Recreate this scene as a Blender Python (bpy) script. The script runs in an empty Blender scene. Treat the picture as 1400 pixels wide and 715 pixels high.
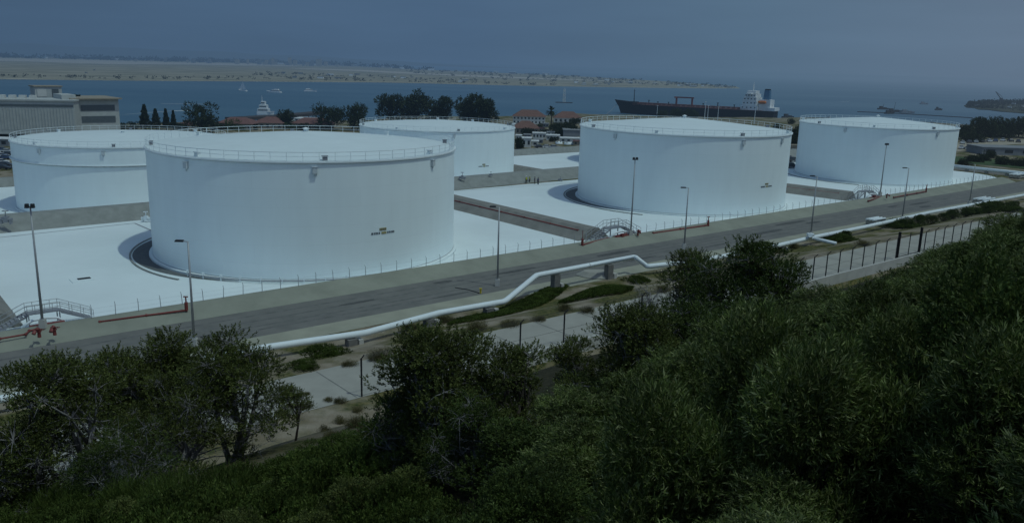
import bpy, math, random
import numpy as np
from mathutils import Vector, noise, Matrix
random.seed(7)
PI=math.pi; R_=math.radians
scene=bpy.context.scene
COL=scene.collection
# ------------------------------------------------------------------ camera (calibrated)
F,PIT,ROL,H=1139.2771,0.2315127,0.0276190,28.2106
CAM=Vector((0,0,H))
def raydir(x,y):
    u=(x-700)/F; v=(y-357.5)/F
    a=u*math.cos(ROL)+v*math.sin(ROL); b=-u*math.sin(ROL)+v*math.cos(ROL)
    return Vector((a,math.cos(PIT)-b*math.sin(PIT),-math.sin(PIT)-b*math.cos(PIT)))
def G(x,y,z=0.0):
    """point where the sight line through photo pixel x,y meets level z"""
    D=raydir(x,y); t=(z-H)/D.z
    return Vector((D.x*t,D.y*t,z))
def pj(P):
    d=Vector(P)-CAM; zz=d.y*math.cos(PIT)-d.z*math.sin(PIT); yy=-(d.y*math.sin(PIT)+d.z*math.cos(PIT))
    if zz<=0.1: return (-9999,-9999,zz)
    u=d.x/zz; v=yy/zz
    return (700+F*(u*math.cos(ROL)-v*math.sin(ROL)),357.5+F*(u*math.sin(ROL)+v*math.cos(ROL)),zz)
CU,SU=.768,.640
def XY(u,v): return (-50.9+u*CU-v*SU, 78.9+u*SU+v*CU)
def UV(x,y):
    dx,dy=x+50.9,y-78.9
    return (dx*CU+dy*SU,-dx*SU+dy*CU)
ANG=math.atan2(SU,CU)
cd=bpy.data.cameras.new("camera"); cam=bpy.data.objects.new("camera",cd); COL.objects.link(cam)
cd.sensor_width=36; cd.sensor_fit='HORIZONTAL'; cd.lens=36*F/1400; cd.clip_start=.3; cd.clip_end=120000
cam.matrix_world=Matrix.Translation(CAM)@Matrix.Rotation(PI/2-PIT,4,'X')@Matrix.Rotation(ROL,4,'Z')
scene.camera=cam
# ------------------------------------------------------------------ terrain
def lerp(a,b,t): return a+(b-a)*t
def sst(a,b,x):
    t=min(1,max(0,(x-a)/(b-a))); return t*t*(3-2*t)
SH=[G(-200,185,-12),G(0,181,-12),(G(170,171,-12)),G(260,168,-12),G(430,166,-12),G(520,166,-12),G(700,168,-12),G(790,163,-12),G(950,168,-12),G(1090,172,-12),G(1200,180,-12),G(1330,190,-12),G(1420,192,-12),G(1700,200,-12)]
SHX=[p.x for p in SH]; SHY=[p.y for p in SH]
def shore(x): return float(np.interp(x,SHX,SHY))
HV=[-140,-97,-93,-89,-85,-75,-65,-59,-50,-44]; HZ=[27.5,26,25.2,22.9,20.7,16.6,13.0,10.7,5.8,1.2]
def T(x,y):
    u,v=UV(x,y)
    if v>-19:
        z=0.0
        if v>66:
            z=-5*sst(66,76,v)*(1-sst(258,290,u))
            z+= -4.5*sst(150,320,v)
        if u>262: z-=.5*sst(262,300,u)
        d=shore(x)-y
        if d<45: z=lerp(z,-11,sst(45,6,d)) if d>6 else lerp(-11,-17,sst(6,-30,d))
        return z
    z=3*sst(-20,-32,v)
    if v>-40.3: return z
    low=1.0 if u>28 else lerp(3,1.0,sst(20,28,u))
    if v>-44: z=low
    else:
        z=float(np.interp(v,HV,HZ)); z=max(z,low)
        z+=noise.noise(Vector((x*.13,y*.13,3)))*.7*sst(-44,-50,v)
    return z
def hit(px,py,h=0.0,tmax=400):
    """where the sight line reaches the ground, or is h above it just before that"""
    D=raydir(px,py).normalized(); t=3.0
    while t<tmax:
        P=CAM+D*t
        if P.z-T(P.x,P.y)<=0: break
        t+=.1 if t<80 else .4
    best=(-1,P)
    while h>0 and t>3:
        P=CAM+D*t; q=P.z-T(P.x,P.y)
        if q>best[0]: best=(q,P)
        if q>=h: return P
        t-=.15
    return best[1]
# ------------------------------------------------------------------ materials
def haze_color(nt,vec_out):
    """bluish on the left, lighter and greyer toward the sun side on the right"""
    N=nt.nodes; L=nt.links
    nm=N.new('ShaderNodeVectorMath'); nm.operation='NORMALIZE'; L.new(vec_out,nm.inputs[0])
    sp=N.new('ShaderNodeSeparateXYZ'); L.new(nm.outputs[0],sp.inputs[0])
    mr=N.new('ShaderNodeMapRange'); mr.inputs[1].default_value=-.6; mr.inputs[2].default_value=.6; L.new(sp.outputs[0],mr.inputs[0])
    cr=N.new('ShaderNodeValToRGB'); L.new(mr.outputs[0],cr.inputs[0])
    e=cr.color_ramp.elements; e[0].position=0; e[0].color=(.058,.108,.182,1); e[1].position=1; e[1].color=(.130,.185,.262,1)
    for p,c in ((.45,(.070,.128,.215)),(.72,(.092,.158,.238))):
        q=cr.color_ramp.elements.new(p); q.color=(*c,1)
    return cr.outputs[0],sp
def finish(nt,shader,haze=True,L0=5000.,cap=.9):  # paints haze into the surface as a glow that grows with distance
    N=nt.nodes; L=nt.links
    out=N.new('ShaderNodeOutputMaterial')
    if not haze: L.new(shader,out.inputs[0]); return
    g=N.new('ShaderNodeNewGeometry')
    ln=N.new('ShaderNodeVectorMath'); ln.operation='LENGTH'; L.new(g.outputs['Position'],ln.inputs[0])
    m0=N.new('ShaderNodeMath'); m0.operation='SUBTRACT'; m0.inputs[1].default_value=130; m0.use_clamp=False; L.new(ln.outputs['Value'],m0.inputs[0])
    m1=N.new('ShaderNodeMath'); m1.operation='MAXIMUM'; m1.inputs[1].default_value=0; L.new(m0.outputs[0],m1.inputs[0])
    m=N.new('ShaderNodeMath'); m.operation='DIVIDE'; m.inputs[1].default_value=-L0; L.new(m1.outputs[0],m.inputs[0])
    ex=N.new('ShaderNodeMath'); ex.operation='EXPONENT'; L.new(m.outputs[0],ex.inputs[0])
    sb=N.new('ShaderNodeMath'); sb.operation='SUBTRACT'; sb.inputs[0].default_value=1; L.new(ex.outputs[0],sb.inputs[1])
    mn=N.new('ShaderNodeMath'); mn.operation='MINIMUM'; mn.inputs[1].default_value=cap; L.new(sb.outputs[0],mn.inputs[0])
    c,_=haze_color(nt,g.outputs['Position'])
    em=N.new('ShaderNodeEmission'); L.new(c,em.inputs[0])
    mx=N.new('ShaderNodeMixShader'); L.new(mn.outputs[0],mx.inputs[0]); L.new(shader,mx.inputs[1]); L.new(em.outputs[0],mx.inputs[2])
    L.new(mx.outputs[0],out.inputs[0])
MATS={}
def mat(name,col,rough=.8,var=.12,scale=1.0,bump=0.0,spec=.3,metal=0.0,col2=None,haze=True,stretch=None,detail=6):
    if name in MATS: return MATS[name]
    m=bpy.data.materials.new(name); m.use_nodes=True; nt=m.node_tree; N=nt.nodes; L=nt.links; N.clear()
    b=N.new('ShaderNodeBsdfPrincipled'); b.inputs['Roughness'].default_value=rough; b.inputs['Metallic'].default_value=metal
    b.inputs['Specular IOR Level'].default_value=spec
    g=N.new('ShaderNodeNewGeometry'); mp=N.new('ShaderNodeMapping'); L.new(g.outputs['Position'],mp.inputs[0])
    mp.inputs['Scale'].default_value=stretch or (1,1,1)
    n=N.new('ShaderNodeTexNoise'); n.inputs['Scale'].default_value=scale; n.inputs['Detail'].default_value=detail; n.inputs['Roughness'].default_value=.62
    L.new(mp.outputs[0],n.inputs['Vector'])
    cr=N.new('ShaderNodeValToRGB'); L.new(n.outputs['Fac'],cr.inputs[0])
    c2=col2 or tuple(c*(1+var) for c in col); c1=col if col2 else tuple(c*(1-var) for c in col)
    cr.color_ramp.elements[0].position=.33; cr.color_ramp.elements[0].color=(*c1,1)
    cr.color_ramp.elements[1].position=.67; cr.color_ramp.elements[1].color=(*c2,1)
    L.new(cr.outputs[0],b.inputs['Base Color'])
    if bump:
        bp=N.new('ShaderNodeBump'); bp.inputs['Strength'].default_value=bump; bp.inputs['Distance'].default_value=.05
        L.new(n.outputs['Fac'],bp.inputs['Height']); L.new(bp.outputs[0],b.inputs['Normal'])
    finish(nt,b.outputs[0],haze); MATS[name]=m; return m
def leafmat(name,cs,trans=.25,rough=.45,spec=.35):
    if name in MATS: return MATS[name]
    m=bpy.data.materials.new(name); m.use_nodes=True; nt=m.node_tree; N=nt.nodes; L=nt.links; N.clear()
    g=N.new('ShaderNodeNewGeometry'); cr=N.new('ShaderNodeValToRGB'); cr.color_ramp.elements[0].color=(*cs[0],1); cr.color_ramp.elements[1].color=(*cs[-1],1)
    for i,c in enumerate(cs[1:-1]):
        e=cr.color_ramp.elements.new((i+1)/(len(cs)-1)); e.color=(*c,1)
    L.new(g.outputs['Random Per Island'],cr.inputs[0])
    n=N.new('ShaderNodeTexNoise'); n.inputs['Scale'].default_value=.9; n.inputs['Detail'].default_value=3; L.new(g.outputs['Position'],n.inputs['Vector'])
    mr=N.new('ShaderNodeMapRange'); mr.inputs[1].default_value=.35; mr.inputs[2].default_value=.65; mr.inputs[3].default_value=.6; mr.inputs[4].default_value=1.35; L.new(n.outputs['Fac'],mr.inputs[0])
    vm=N.new('ShaderNodeVectorMath'); vm.operation='SCALE'; L.new(cr.outputs[0],vm.inputs[0]); L.new(mr.outputs[0],vm.inputs['Scale'])
    b=N.new('ShaderNodeBsdfPrincipled'); b.inputs['Roughness'].default_value=rough; b.inputs['Specular IOR Level'].default_value=spec; L.new(vm.outputs[0],b.inputs['Base Color'])
    t=N.new('ShaderNodeBsdfTranslucent'); L.new(vm.outputs[0],t.inputs[0])
    mx=N.new('ShaderNodeMixShader'); mx.inputs[0].default_value=trans; L.new(b.outputs[0],mx.inputs[1]); L.new(t.outputs[0],mx.inputs[2])
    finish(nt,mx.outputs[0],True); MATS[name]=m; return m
# ------------------------------------------------------------------ mesh builder
class MB:
    def __init__(s): s.v=[]; s.f=[]
    def add(s,vs,fs):
        o=len(s.v); s.v+= [tuple(p) for p in vs]; s.f+=[tuple(i+o for i in f) for f in fs]; return s
    def box(s,c,d,rz=0,taper=1.0):
        cx,cy,cz=c; a,b,h=d[0]/2,d[1]/2,d[2]/2; vs=[]
        for z,k in ((-h,1),(h,taper)):
            for x,y in ((-a,-b),(a,-b),(a,b),(-a,b)):
                x,y=x*k,y*k
                vs.append((cx+x*math.cos(rz)-y*math.sin(rz),cy+x*math.sin(rz)+y*math.cos(rz),cz+z))
        return s.add(vs,[(3,2,1,0),(4,5,6,7),(0,1,5,4),(1,2,6,5),(2,3,7,6),(3,0,4,7)])
    def tube(s,pts,r,n=8,caps=True):
        pts=[Vector(p) for p in pts]; m=len(pts); rs=r if isinstance(r,(list,tuple)) else [r]*m
        vs=[]; 
        d0=(pts[1]-pts[0]).normalized(); up=Vector((0,0,1)) if abs(d0.z)<.95 else Vector((1,0,0))
        for i,p in enumerate(pts):
            if i==0: d=pts[1]-pts[0]
            elif i==m-1: d=pts[-1]-pts[-2]
            else: d=(pts[i+1]-pts[i]).normalized()+(pts[i]-pts[i-1]).normalized()
            d=d.normalized() if d.length>1e-9 else d0
            a=d.cross(up)
            if a.length<1e-4: a=d.cross(Vector((1,0,0)))
            a.normalize(); b=d.cross(a)
            for k in range(n):
                t=2*PI*k/n; vs.append(p+(a*math.cos(t)+b*math.sin(t))*rs[i])
        fs=[(i*n+k,i*n+(k+1)%n,(i+1)*n+(k+1)%n,(i+1)*n+k) for i in range(m-1) for k in range(n)]
        if caps: fs+= [tuple(range(n))[::-1],tuple((m-1)*n+k for k in range(n))]
        return s.add(vs,fs)
    def ring(s,prof,n=96,c=(0,0,0),close=False,a0=0,a1=2*PI):
        """profile [(r,z)...] turned round the z axis"""
        m=len(prof); full=abs(a1-a0-2*PI)<1e-6; k=n if full else n+1; vs=[]
        for i in range(k):
            t=a0+(a1-a0)*i/n
            for r,z in prof: vs.append((c[0]+r*math.cos(t),c[1]+r*math.sin(t),c[2]+z))
        fs=[]
        for i in range(n):
            j=(i+1)%k
            for q in range(m if close else m-1):
                w=(q+1)%m; fs.append((i*m+q,j*m+q,j*m+w,i*m+w))
        return s.add(vs,fs)
    def prism(s,poly,z0,z1,top=None):
        n=len(poly); tp=top or poly
        vs=[(p[0],p[1],z0) for p in poly]+[(p[0],p[1],z1) for p in tp]
        return s.add(vs,[tuple(range(n))[::-1],tuple(range(n,2*n))]+[(i,(i+1)%n,n+(i+1)%n,n+i) for i in range(n)])
    def extr(s,prof,path):
        """sweep closed profile [(side,z)] along xy path; side is to the left"""
        m=len(prof); k=len(path); vs=[]
        for i,p in enumerate(path):
            a=path[max(0,i-1)]; b=path[min(k-1,i+1)]; d=Vector((b[0]-a[0],b[1]-a[1])).normalized(); nx,ny=-d.y,d.x
            z=p[2] if len(p)>2 else 0
            for q,h in prof: vs.append((p[0]+nx*q,p[1]+ny*q,z+h))
        fs=[(i*m+j,(i+1)*m+j,(i+1)*m+(j+1)%m,i*m+(j+1)%m) for i in range(k-1) for j in range(m)]
        fs+=[tuple(range(m)),tuple((k-1)*m+j for j in range(m))[::-1]]
        return s.add(vs,fs)
    def grid(s,us,vs_,fn):
        n=len(vs_); V=[fn(u,v) for u in us for v in vs_]
        return s.add(V,[(i*n+j,(i+1)*n+j,(i+1)*n+j+1,i*n+j+1) for i in range(len(us)-1) for j in range(n-1)])
    def build(s,name,m,parent=None,smooth=False,loc=None,rz=0):
        me=bpy.data.meshes.new(name); me.from_pydata(s.v,[],s.f); me.update()
        if m: me.materials.append(m)
        if smooth: me.polygons.foreach_set('use_smooth',[True]*len(me.polygons))
        o=bpy.data.objects.new(name,me); COL.objects.link(o)
        if parent: o.parent=parent
        if loc is not None: o.location=loc
        o.rotation_euler[2]=rz
        return o
def npmesh(name,V,Fq,m,parent=None):
    me=bpy.data.meshes.new(name); n=len(V); k=len(Fq)
    me.vertices.add(n); me.vertices.foreach_set('co',np.asarray(V,np.float32).ravel())
    w=Fq.shape[1]; me.loops.add(k*w); me.loops.foreach_set('vertex_index',Fq.astype(np.int32).ravel())
    me.polygons.add(k); me.polygons.foreach_set('loop_start',np.arange(0,k*w,w,dtype=np.int32)); me.update(calc_edges=True)
    me.materials.append(m); o=bpy.data.objects.new(name,me); COL.objects.link(o)
    if parent: o.parent=parent
    return o
def tag(o,label=None,cat=None,group=None,kind=None):
    if label: o['label']=label
    if cat: o['category']=cat
    if group: o['group']=group
    if kind: o['kind']=kind
    return o
def thing(name,label,cat,loc,rz=0,group=None):
    o=bpy.data.objects.new(name,None); COL.objects.link(o); o.location=loc; o.rotation_euler[2]=rz; o.empty_display_size=.3
    return tag(o,label,cat,group)
def struct(name,mb,m,smooth=False): return tag(mb.build(name,m,smooth=smooth),kind='structure')
def dup(root,loc,rz=0,sc=1.0,label=None,group=None,cat=None):
    r=root.copy(); COL.objects.link(r); r.location=loc; r.rotation_euler=(0,0,rz); r.scale=(sc,sc,sc) if not isinstance(sc,tuple) else sc
    if label: r['label']=label
    if group: r['group']=group
    if cat: r['category']=cat
    for ch in list(root.children):
        c=ch.copy(); COL.objects.link(c); c.parent=r
        for g in list(ch.children):
            d=g.copy(); COL.objects.link(d); d.parent=c
    return r
def up(P,z): return Vector((P[0],P[1],z))
# ------------------------------------------------------------------ world and sun
w=bpy.data.worlds.new("World"); scene.world=w; w.use_nodes=True; nt=w.node_tree; nt.nodes.clear(); N=nt.nodes; L=nt.links
SUNV=Vector((6.3,-3.3,15.6)).normalized(); SEL=math.asin(SUNV.z); SROT=math.atan2(SUNV.x,SUNV.y)
sky=N.new('ShaderNodeTexSky'); sky.sky_type='NISHITA'; sky.sun_disc=False; sky.sun_elevation=SEL; sky.sun_rotation=SROT; sky.dust_density=3; sky.air_density=1.4
tc=N.new('ShaderNodeTexCoord'); hc,sp=haze_color(nt,tc.outputs['Generated'])
# thin bands of high cloud and marine haze
mpw=N.new('ShaderNodeMapping'); mpw.inputs['Scale'].default_value=(1.2,1.2,9); L.new(tc.outputs['Generated'],mpw.inputs[0])
nz=N.new('ShaderNodeTexNoise'); nz.inputs['Scale'].default_value=1.7; nz.inputs['Detail'].default_value=5; L.new(mpw.outputs[0],nz.inputs['Vector'])
mrn=N.new('ShaderNodeMapRange'); mrn.inputs[1].default_value=.3; mrn.inputs[2].default_value=.7; mrn.inputs[3].default_value=9.2; mrn.inputs[4].default_value=10.8; L.new(nz.outputs['Fac'],mrn.inputs[0])
sc_=N.new('ShaderNodeVectorMath'); sc_.operation='SCALE'; L.new(hc,sc_.inputs[0]); L.new(mrn.outputs[0],sc_.inputs['Scale'])
bk=N.new('ShaderNodeMapRange'); bk.inputs[1].default_value=.1; bk.inputs[2].default_value=-.5; bk.inputs[3].default_value=1.0; bk.inputs[4].default_value=1.8; L.new(sp.outputs[1],bk.inputs[0])  # added brightness in the unseen sky behind the camera, lightens the tank walls
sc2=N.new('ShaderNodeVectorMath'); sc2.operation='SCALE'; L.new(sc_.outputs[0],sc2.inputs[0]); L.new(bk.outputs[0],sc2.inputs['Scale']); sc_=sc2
skd=N.new('ShaderNodeVectorMath'); skd.operation='MULTIPLY'; skd.inputs[1].default_value=(.5,.55,.62); L.new(sky.outputs[0],skd.inputs[0])
el=N.new('ShaderNodeMapRange'); el.inputs[1].default_value=.10; el.inputs[2].default_value=.7; el.inputs[3].default_value=0.0; el.inputs[4].default_value=.45; L.new(sp.outputs[2],el.inputs[0])
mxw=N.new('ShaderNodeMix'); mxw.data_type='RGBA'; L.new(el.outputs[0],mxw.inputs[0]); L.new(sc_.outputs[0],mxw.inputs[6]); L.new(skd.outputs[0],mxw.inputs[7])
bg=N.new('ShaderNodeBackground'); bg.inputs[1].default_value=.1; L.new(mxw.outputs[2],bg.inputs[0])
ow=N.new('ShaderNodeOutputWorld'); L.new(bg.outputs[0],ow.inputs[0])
sd=bpy.data.lights.new("sun",'SUN'); sd.energy=.95; sd.angle=R_(.53); sd.color=(.80,1.0,.93)
so=bpy.data.objects.new("sun",sd); COL.objects.link(so); so.rotation_euler=SUNV.to_track_quat('Z','Y').to_euler(); so.location=(60,-20,150)
scene.cycles.max_bounces=6; scene.cycles.diffuse_bounces=3; scene.cycles.glossy_bounces=2; scene.cycles.transmission_bounces=2; scene.cycles.transparent_max_bounces=4
scene.view_settings.view_transform='Standard'; scene.view_settings.look='None'; scene.view_settings.exposure=0; scene.view_settings.gamma=1
# ------------------------------------------------------------------ base materials
PAD=mat('white_membrane',(.72,.79,.79),.75,.055,.06,.15,detail=10)
PADL=PAD
WHITE=mat('white_paint',(.74,.80,.81),.45,.03,.6)
DOME=mat('roof_white',(.70,.78,.78),.55,.03,.3,.05)
ASPH=mat('asphalt',(.135,.135,.125),.9,.16,.35,.2,col2=(.185,.180,.165))
KHAKI=mat('khaki_shoulder',(.250,.258,.210),.95,.12,.22,.4)
SHOT=mat('shotcrete',(.25,.262,.245),.95,.13,.6,.5)
CONC=mat('concrete',(.34,.33,.29),.9,.10,.35,.25)
CONCL=mat('wall_concrete',(.46,.45,.42),.9,.08,.8,.2)
GALV=mat('galvanised_steel',(.36,.37,.38),.5,.1,3,metal=.3)
GREY=mat('grey_steel',(.25,.26,.28),.55,.08,2)
DARK=mat('dark_steel',(.03,.032,.036),.6,.1,2)
RED=mat('red_paint',(.20,.05,.045),.5,.12,2)
BLACK=mat('black_rubber',(.015,.015,.016),.8,.1,2)
GLASS=mat('window_glass',(.03,.04,.05),.15,.1,1,spec=.6)
BLOCK=mat('dark_block',(.17,.165,.155),.9,.2,2,.3)
# tank wall: faint plate courses
def tankwall():
    m=bpy.data.materials.new('tank_wall_paint'); m.use_nodes=True; nt=m.node_tree; N=nt.nodes; L=nt.links; N.clear()
    tc=N.new('ShaderNodeTexCoord'); sp=N.new('ShaderNodeSeparateXYZ'); L.new(tc.outputs['Object'],sp.inputs[0])
    at=N.new('ShaderNodeMath'); at.operation='ARCTAN2'; L.new(sp.outputs[1],at.inputs[0]); L.new(sp.outputs[0],at.inputs[1])
    mu=N.new('ShaderNodeMath'); mu.operation='MULTIPLY'; mu.inputs[1].default_value=22.0; L.new(at.outputs[0],mu.inputs[0])
    cb=N.new('ShaderNodeCombineXYZ'); L.new(mu.outputs[0],cb.inputs[0]); L.new(sp.outputs[2],cb.inputs[1])
    br=N.new('ShaderNodeTexBrick'); br.inputs['Scale'].default_value=1; br.inputs['Brick Width'].default_value=9.0; br.inputs['Row Height'].default_value=2.43
    br.inputs['Mortar Size'].default_value=.035; br.inputs['Mortar Smooth'].default_value=.8
    br.inputs['Color1'].default_value=(.80,.89,.90,1); br.inputs['Color2'].default_value=(.815,.90,.91,1); br.inputs['Mortar'].default_value=(.765,.845,.855,1)
    L.new(cb.outputs[0],br.inputs['Vector'])
    mp=N.new('ShaderNodeMapping'); mp.inputs['Scale'].default_value=(.5,.08,1); L.new(cb.outputs[0],mp.inputs[0])
    n=N.new('ShaderNodeTexNoise'); n.inputs['Scale'].default_value=1.3; n.inputs['Detail'].default_value=7; L.new(mp.outputs[0],n.inputs['Vector'])
    mr=N.new('ShaderNodeMapRange'); mr.inputs[1].default_value=.3; mr.inputs[2].default_value=.7; mr.inputs[3].default_value=.972; mr.inputs[4].default_value=1.015; L.new(n.outputs['Fac'],mr.inputs[0])
    vm=N.new('ShaderNodeVectorMath'); vm.operation='SCALE'; L.new(br.outputs['Color'],vm.inputs[0]); L.new(mr.outputs[0],vm.inputs['Scale'])
    b=N.new('ShaderNodeBsdfPrincipled'); b.inputs['Roughness'].default_value=.5; b.inputs['Specular IOR Level'].default_value=.3; L.new(vm.outputs[0],b.inputs['Base Color'])
    bp=N.new('ShaderNodeBump'); bp.inputs['Strength'].default_value=.12; bp.inputs['Distance'].default_value=.03; L.new(br.outputs['Fac'],bp.inputs['Height']); bp.invert=True; L.new(bp.outputs[0],b.inputs['Normal'])
    finish(nt,b.outputs[0]); return m
TWALL=tankwall()
# ground: dirt, dry grass, green growth
def groundmat():
    m=bpy.data.materials.new('earth_and_dry_grass'); m.use_nodes=True; nt=m.node_tree; N=nt.nodes; L=nt.links; N.clear()
    g=N.new('ShaderNodeNewGeometry')
    def nz(s,d=6):
        n=N.new('ShaderNodeTexNoise'); n.inputs['Scale'].default_value=s; n.inputs['Detail'].default_value=d; L.new(g.outputs['Position'],n.inputs['Vector']); return n.outputs['Fac']
    def ramp(f,a,b,p0,p1):
        r=N.new('ShaderNodeValToRGB'); L.new(f,r.inputs[0]); r.color_ramp.elements[0].position=p0; r.color_ramp.elements[1].position=p1
        r.color_ramp.elements[0].color=(*a,1); r.color_ramp.elements[1].color=(*b,1); return r.outputs[0]
    dirt=ramp(nz(.5),(.20,.165,.115),(.30,.26,.20),.35,.65)
    gras=ramp(nz(2.3,4),(.045,.06,.02),(.15,.13,.055),.35,.65)
    f=N.new('ShaderNodeMapRange'); L.new(nz(.16,8),f.inputs[0]); f.inputs[1].default_value=.44; f.inputs[2].default_value=.56
    mx=N.new('ShaderNodeMix'); mx.data_type='RGBA'; L.new(f.outputs[0],mx.inputs[0]); L.new(dirt,mx.inputs[6]); L.new(gras,mx.inputs[7])
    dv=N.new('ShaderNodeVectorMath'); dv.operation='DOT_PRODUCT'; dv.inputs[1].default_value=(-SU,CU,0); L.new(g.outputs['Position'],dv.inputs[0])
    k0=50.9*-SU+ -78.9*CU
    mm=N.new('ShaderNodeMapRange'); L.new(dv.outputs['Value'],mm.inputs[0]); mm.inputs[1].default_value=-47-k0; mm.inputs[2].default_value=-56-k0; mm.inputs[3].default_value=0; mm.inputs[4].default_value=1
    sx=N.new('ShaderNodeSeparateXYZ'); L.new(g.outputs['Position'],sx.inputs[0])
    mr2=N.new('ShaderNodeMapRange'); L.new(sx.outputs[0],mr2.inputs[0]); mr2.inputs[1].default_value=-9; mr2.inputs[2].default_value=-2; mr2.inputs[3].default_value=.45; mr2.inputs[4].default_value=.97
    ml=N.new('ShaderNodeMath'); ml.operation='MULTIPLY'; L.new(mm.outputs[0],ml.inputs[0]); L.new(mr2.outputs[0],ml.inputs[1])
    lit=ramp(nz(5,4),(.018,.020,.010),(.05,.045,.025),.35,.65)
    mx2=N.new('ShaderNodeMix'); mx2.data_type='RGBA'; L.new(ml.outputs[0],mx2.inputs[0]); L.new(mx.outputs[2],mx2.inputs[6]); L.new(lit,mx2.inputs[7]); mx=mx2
    b=N.new('ShaderNodeBsdfPrincipled'); b.inputs['Roughness'].default_value=1; b.inputs['Specular IOR Level'].default_value=.1; L.new(mx.outputs[2],b.inputs['Base Color'])
    bp=N.new('ShaderNodeBump'); bp.inputs['Strength'].default_value=.8; bp.inputs['Distance'].default_value=.12; L.new(nz(3,8),bp.inputs['Height']); L.new(bp.outputs[0],b.inputs['Normal'])
    finish(nt,b.outputs[0]); return m
GROUND=groundmat()
# ------------------------------------------------------------------ GROUND SHEETS
us=np.concatenate([np.arange(-900,-80,40),np.arange(-80,300,4.0),np.arange(300,900,30)])
vs=np.concatenate([np.arange(-260,-100,20),np.arange(-100,-44,1.5),[-44,-42,-40.4,-40.2],np.arange(-38,-18,1.5),[-18,0,30,60,66,68,70,72,74,76,100,146],np.arange(150,900,12)])
struct('ground',MB().grid(list(us),list(vs),lambda u,v:(*XY(u,v),T(*XY(u,v)))),GROUND,True)
def sheet(name,u0,u1,v0,v1,z,m,du=6,fn=None):
    n=max(1,int(abs(u1-u0)/du)); U=[u0+(u1-u0)*i/n for i in range(n+1)]
    V=[v0+(v1-v0)*i/4 for i in range(5)]
    def P(u,v):
        x,y=XY(u,v); return (x,y,(T(x,y) if z is None else z)+(fn or 0))
    return struct(name,MB().grid(U,V,P),m)
# white lined yards round the tanks
rc=[XY(258+ -14+14*math.sin(t),0.9+14-14*math.cos(t)) for t in [PI/2*i/10 for i in range(11)]]
poly=[XY(-110,.9)]+rc+[XY(258,60),XY(-110,60)]
m_=MB(); m_.add([(p[0],p[1],.03) for p in poly],[tuple(range(len(poly)))]); struct('tank_yard',m_,PAD)
sheet('lower_tank_yard',-60,290,76,147,-4.96,PAD)
sheet('road',-140,330,-13.2,-4.0,.03,ASPH)
RPM=mat('tar_patch',(.085,.086,.084),.9,.2,1.5,.2); rp_=random.Random(4)
for i in range(16):
    u=rp_.uniform(0,200); v_=rp_.uniform(-12,-5.5); a_=rp_.uniform(.8,5); b_=rp_.uniform(.15,.7); mm=MB(); P_=[(u+a_*math.cos(q*PI/6)*(1+.3*rp_.random()),v_+b_*math.sin(q*PI/6)*(1+.3*rp_.random())) for q in range(12)]
    mm.add([(*XY(*p),.036+.0015*i) for p in P_],[tuple(range(12))]); struct('road_patch',mm,RPM)
TRK=mat('tyre_track',(.135,.134,.127),.9,.25,.9,.2)
for v_ in (-6.2,-7.9,-9.6,-11.2):
    mm=MB().grid([-110+5*i for i in range(86)],[-.22,.22],lambda u,j:(*XY(u,v_+j+.25*math.sin(u*.05+v_)),.034)); struct('tyre_track',mm,TRK)
CRK=mat('joint_line',(.20,.20,.185),.95,.1,2)
for i in range(40):
    u=-30+6*i; mm=MB(); mm.add([(*XY(u-.05,-39.7),3.045),(*XY(u+.05,-39.7),3.045),(*XY(u+.05,-33),3.045),(*XY(u-.05,-33),3.045)],[(0,1,2,3)]); struct('slab_joint',mm,CRK)
# asphalt bends away behind the right tank
m_=MB(); m_.add([(*XY(u,v),.024) for u,v in ((262,-4),(262,40),(268,60),(285,60),(280,40),(275,-4))],[(0,1,2,3,4,5)]); struct('side_road',m_,ASPH)
sheet('road_shoulder',-140,330,-16.6,-13.2,.028,mat('pale_shoulder',(.315,.312,.245),.95,.1,.3,.3))
sheet('service_road',-40,240,-39.9,-32.8,3.03,CONC)
# kerb bank between road and yard: khaki outer face, white inner face
def bank(name,pr,u0,u1,m,n=60):
    return struct(name,MB().grid([u0+(u1-u0)*i/n for i in range(n+1)],range(len(pr)),lambda u,j:(*XY(u,pr[j][0]),pr[j][1])),m)
bank('road_bank',[(-4.0,.035),(-2.6,.45),(-.7,.92),(.1,.95)],-110,246,KHAKI)
bank('road_bank_inner_face',[(.1,.95),(1.15,.03)],-110,246,PAD)
# fine gravel in the ditch below the wall
m_=MB().grid([90+2*i for i in range(28)],[-46,-44,-42.5,-40.6],lambda u,v:(*XY(u,v),T(*XY(u,v))+.05)); struct('gravel_ditch',m_,mat('gravel',(.12,.12,.12),.95,.45,2.2,.8,col2=(.42,.41,.40)))
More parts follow.
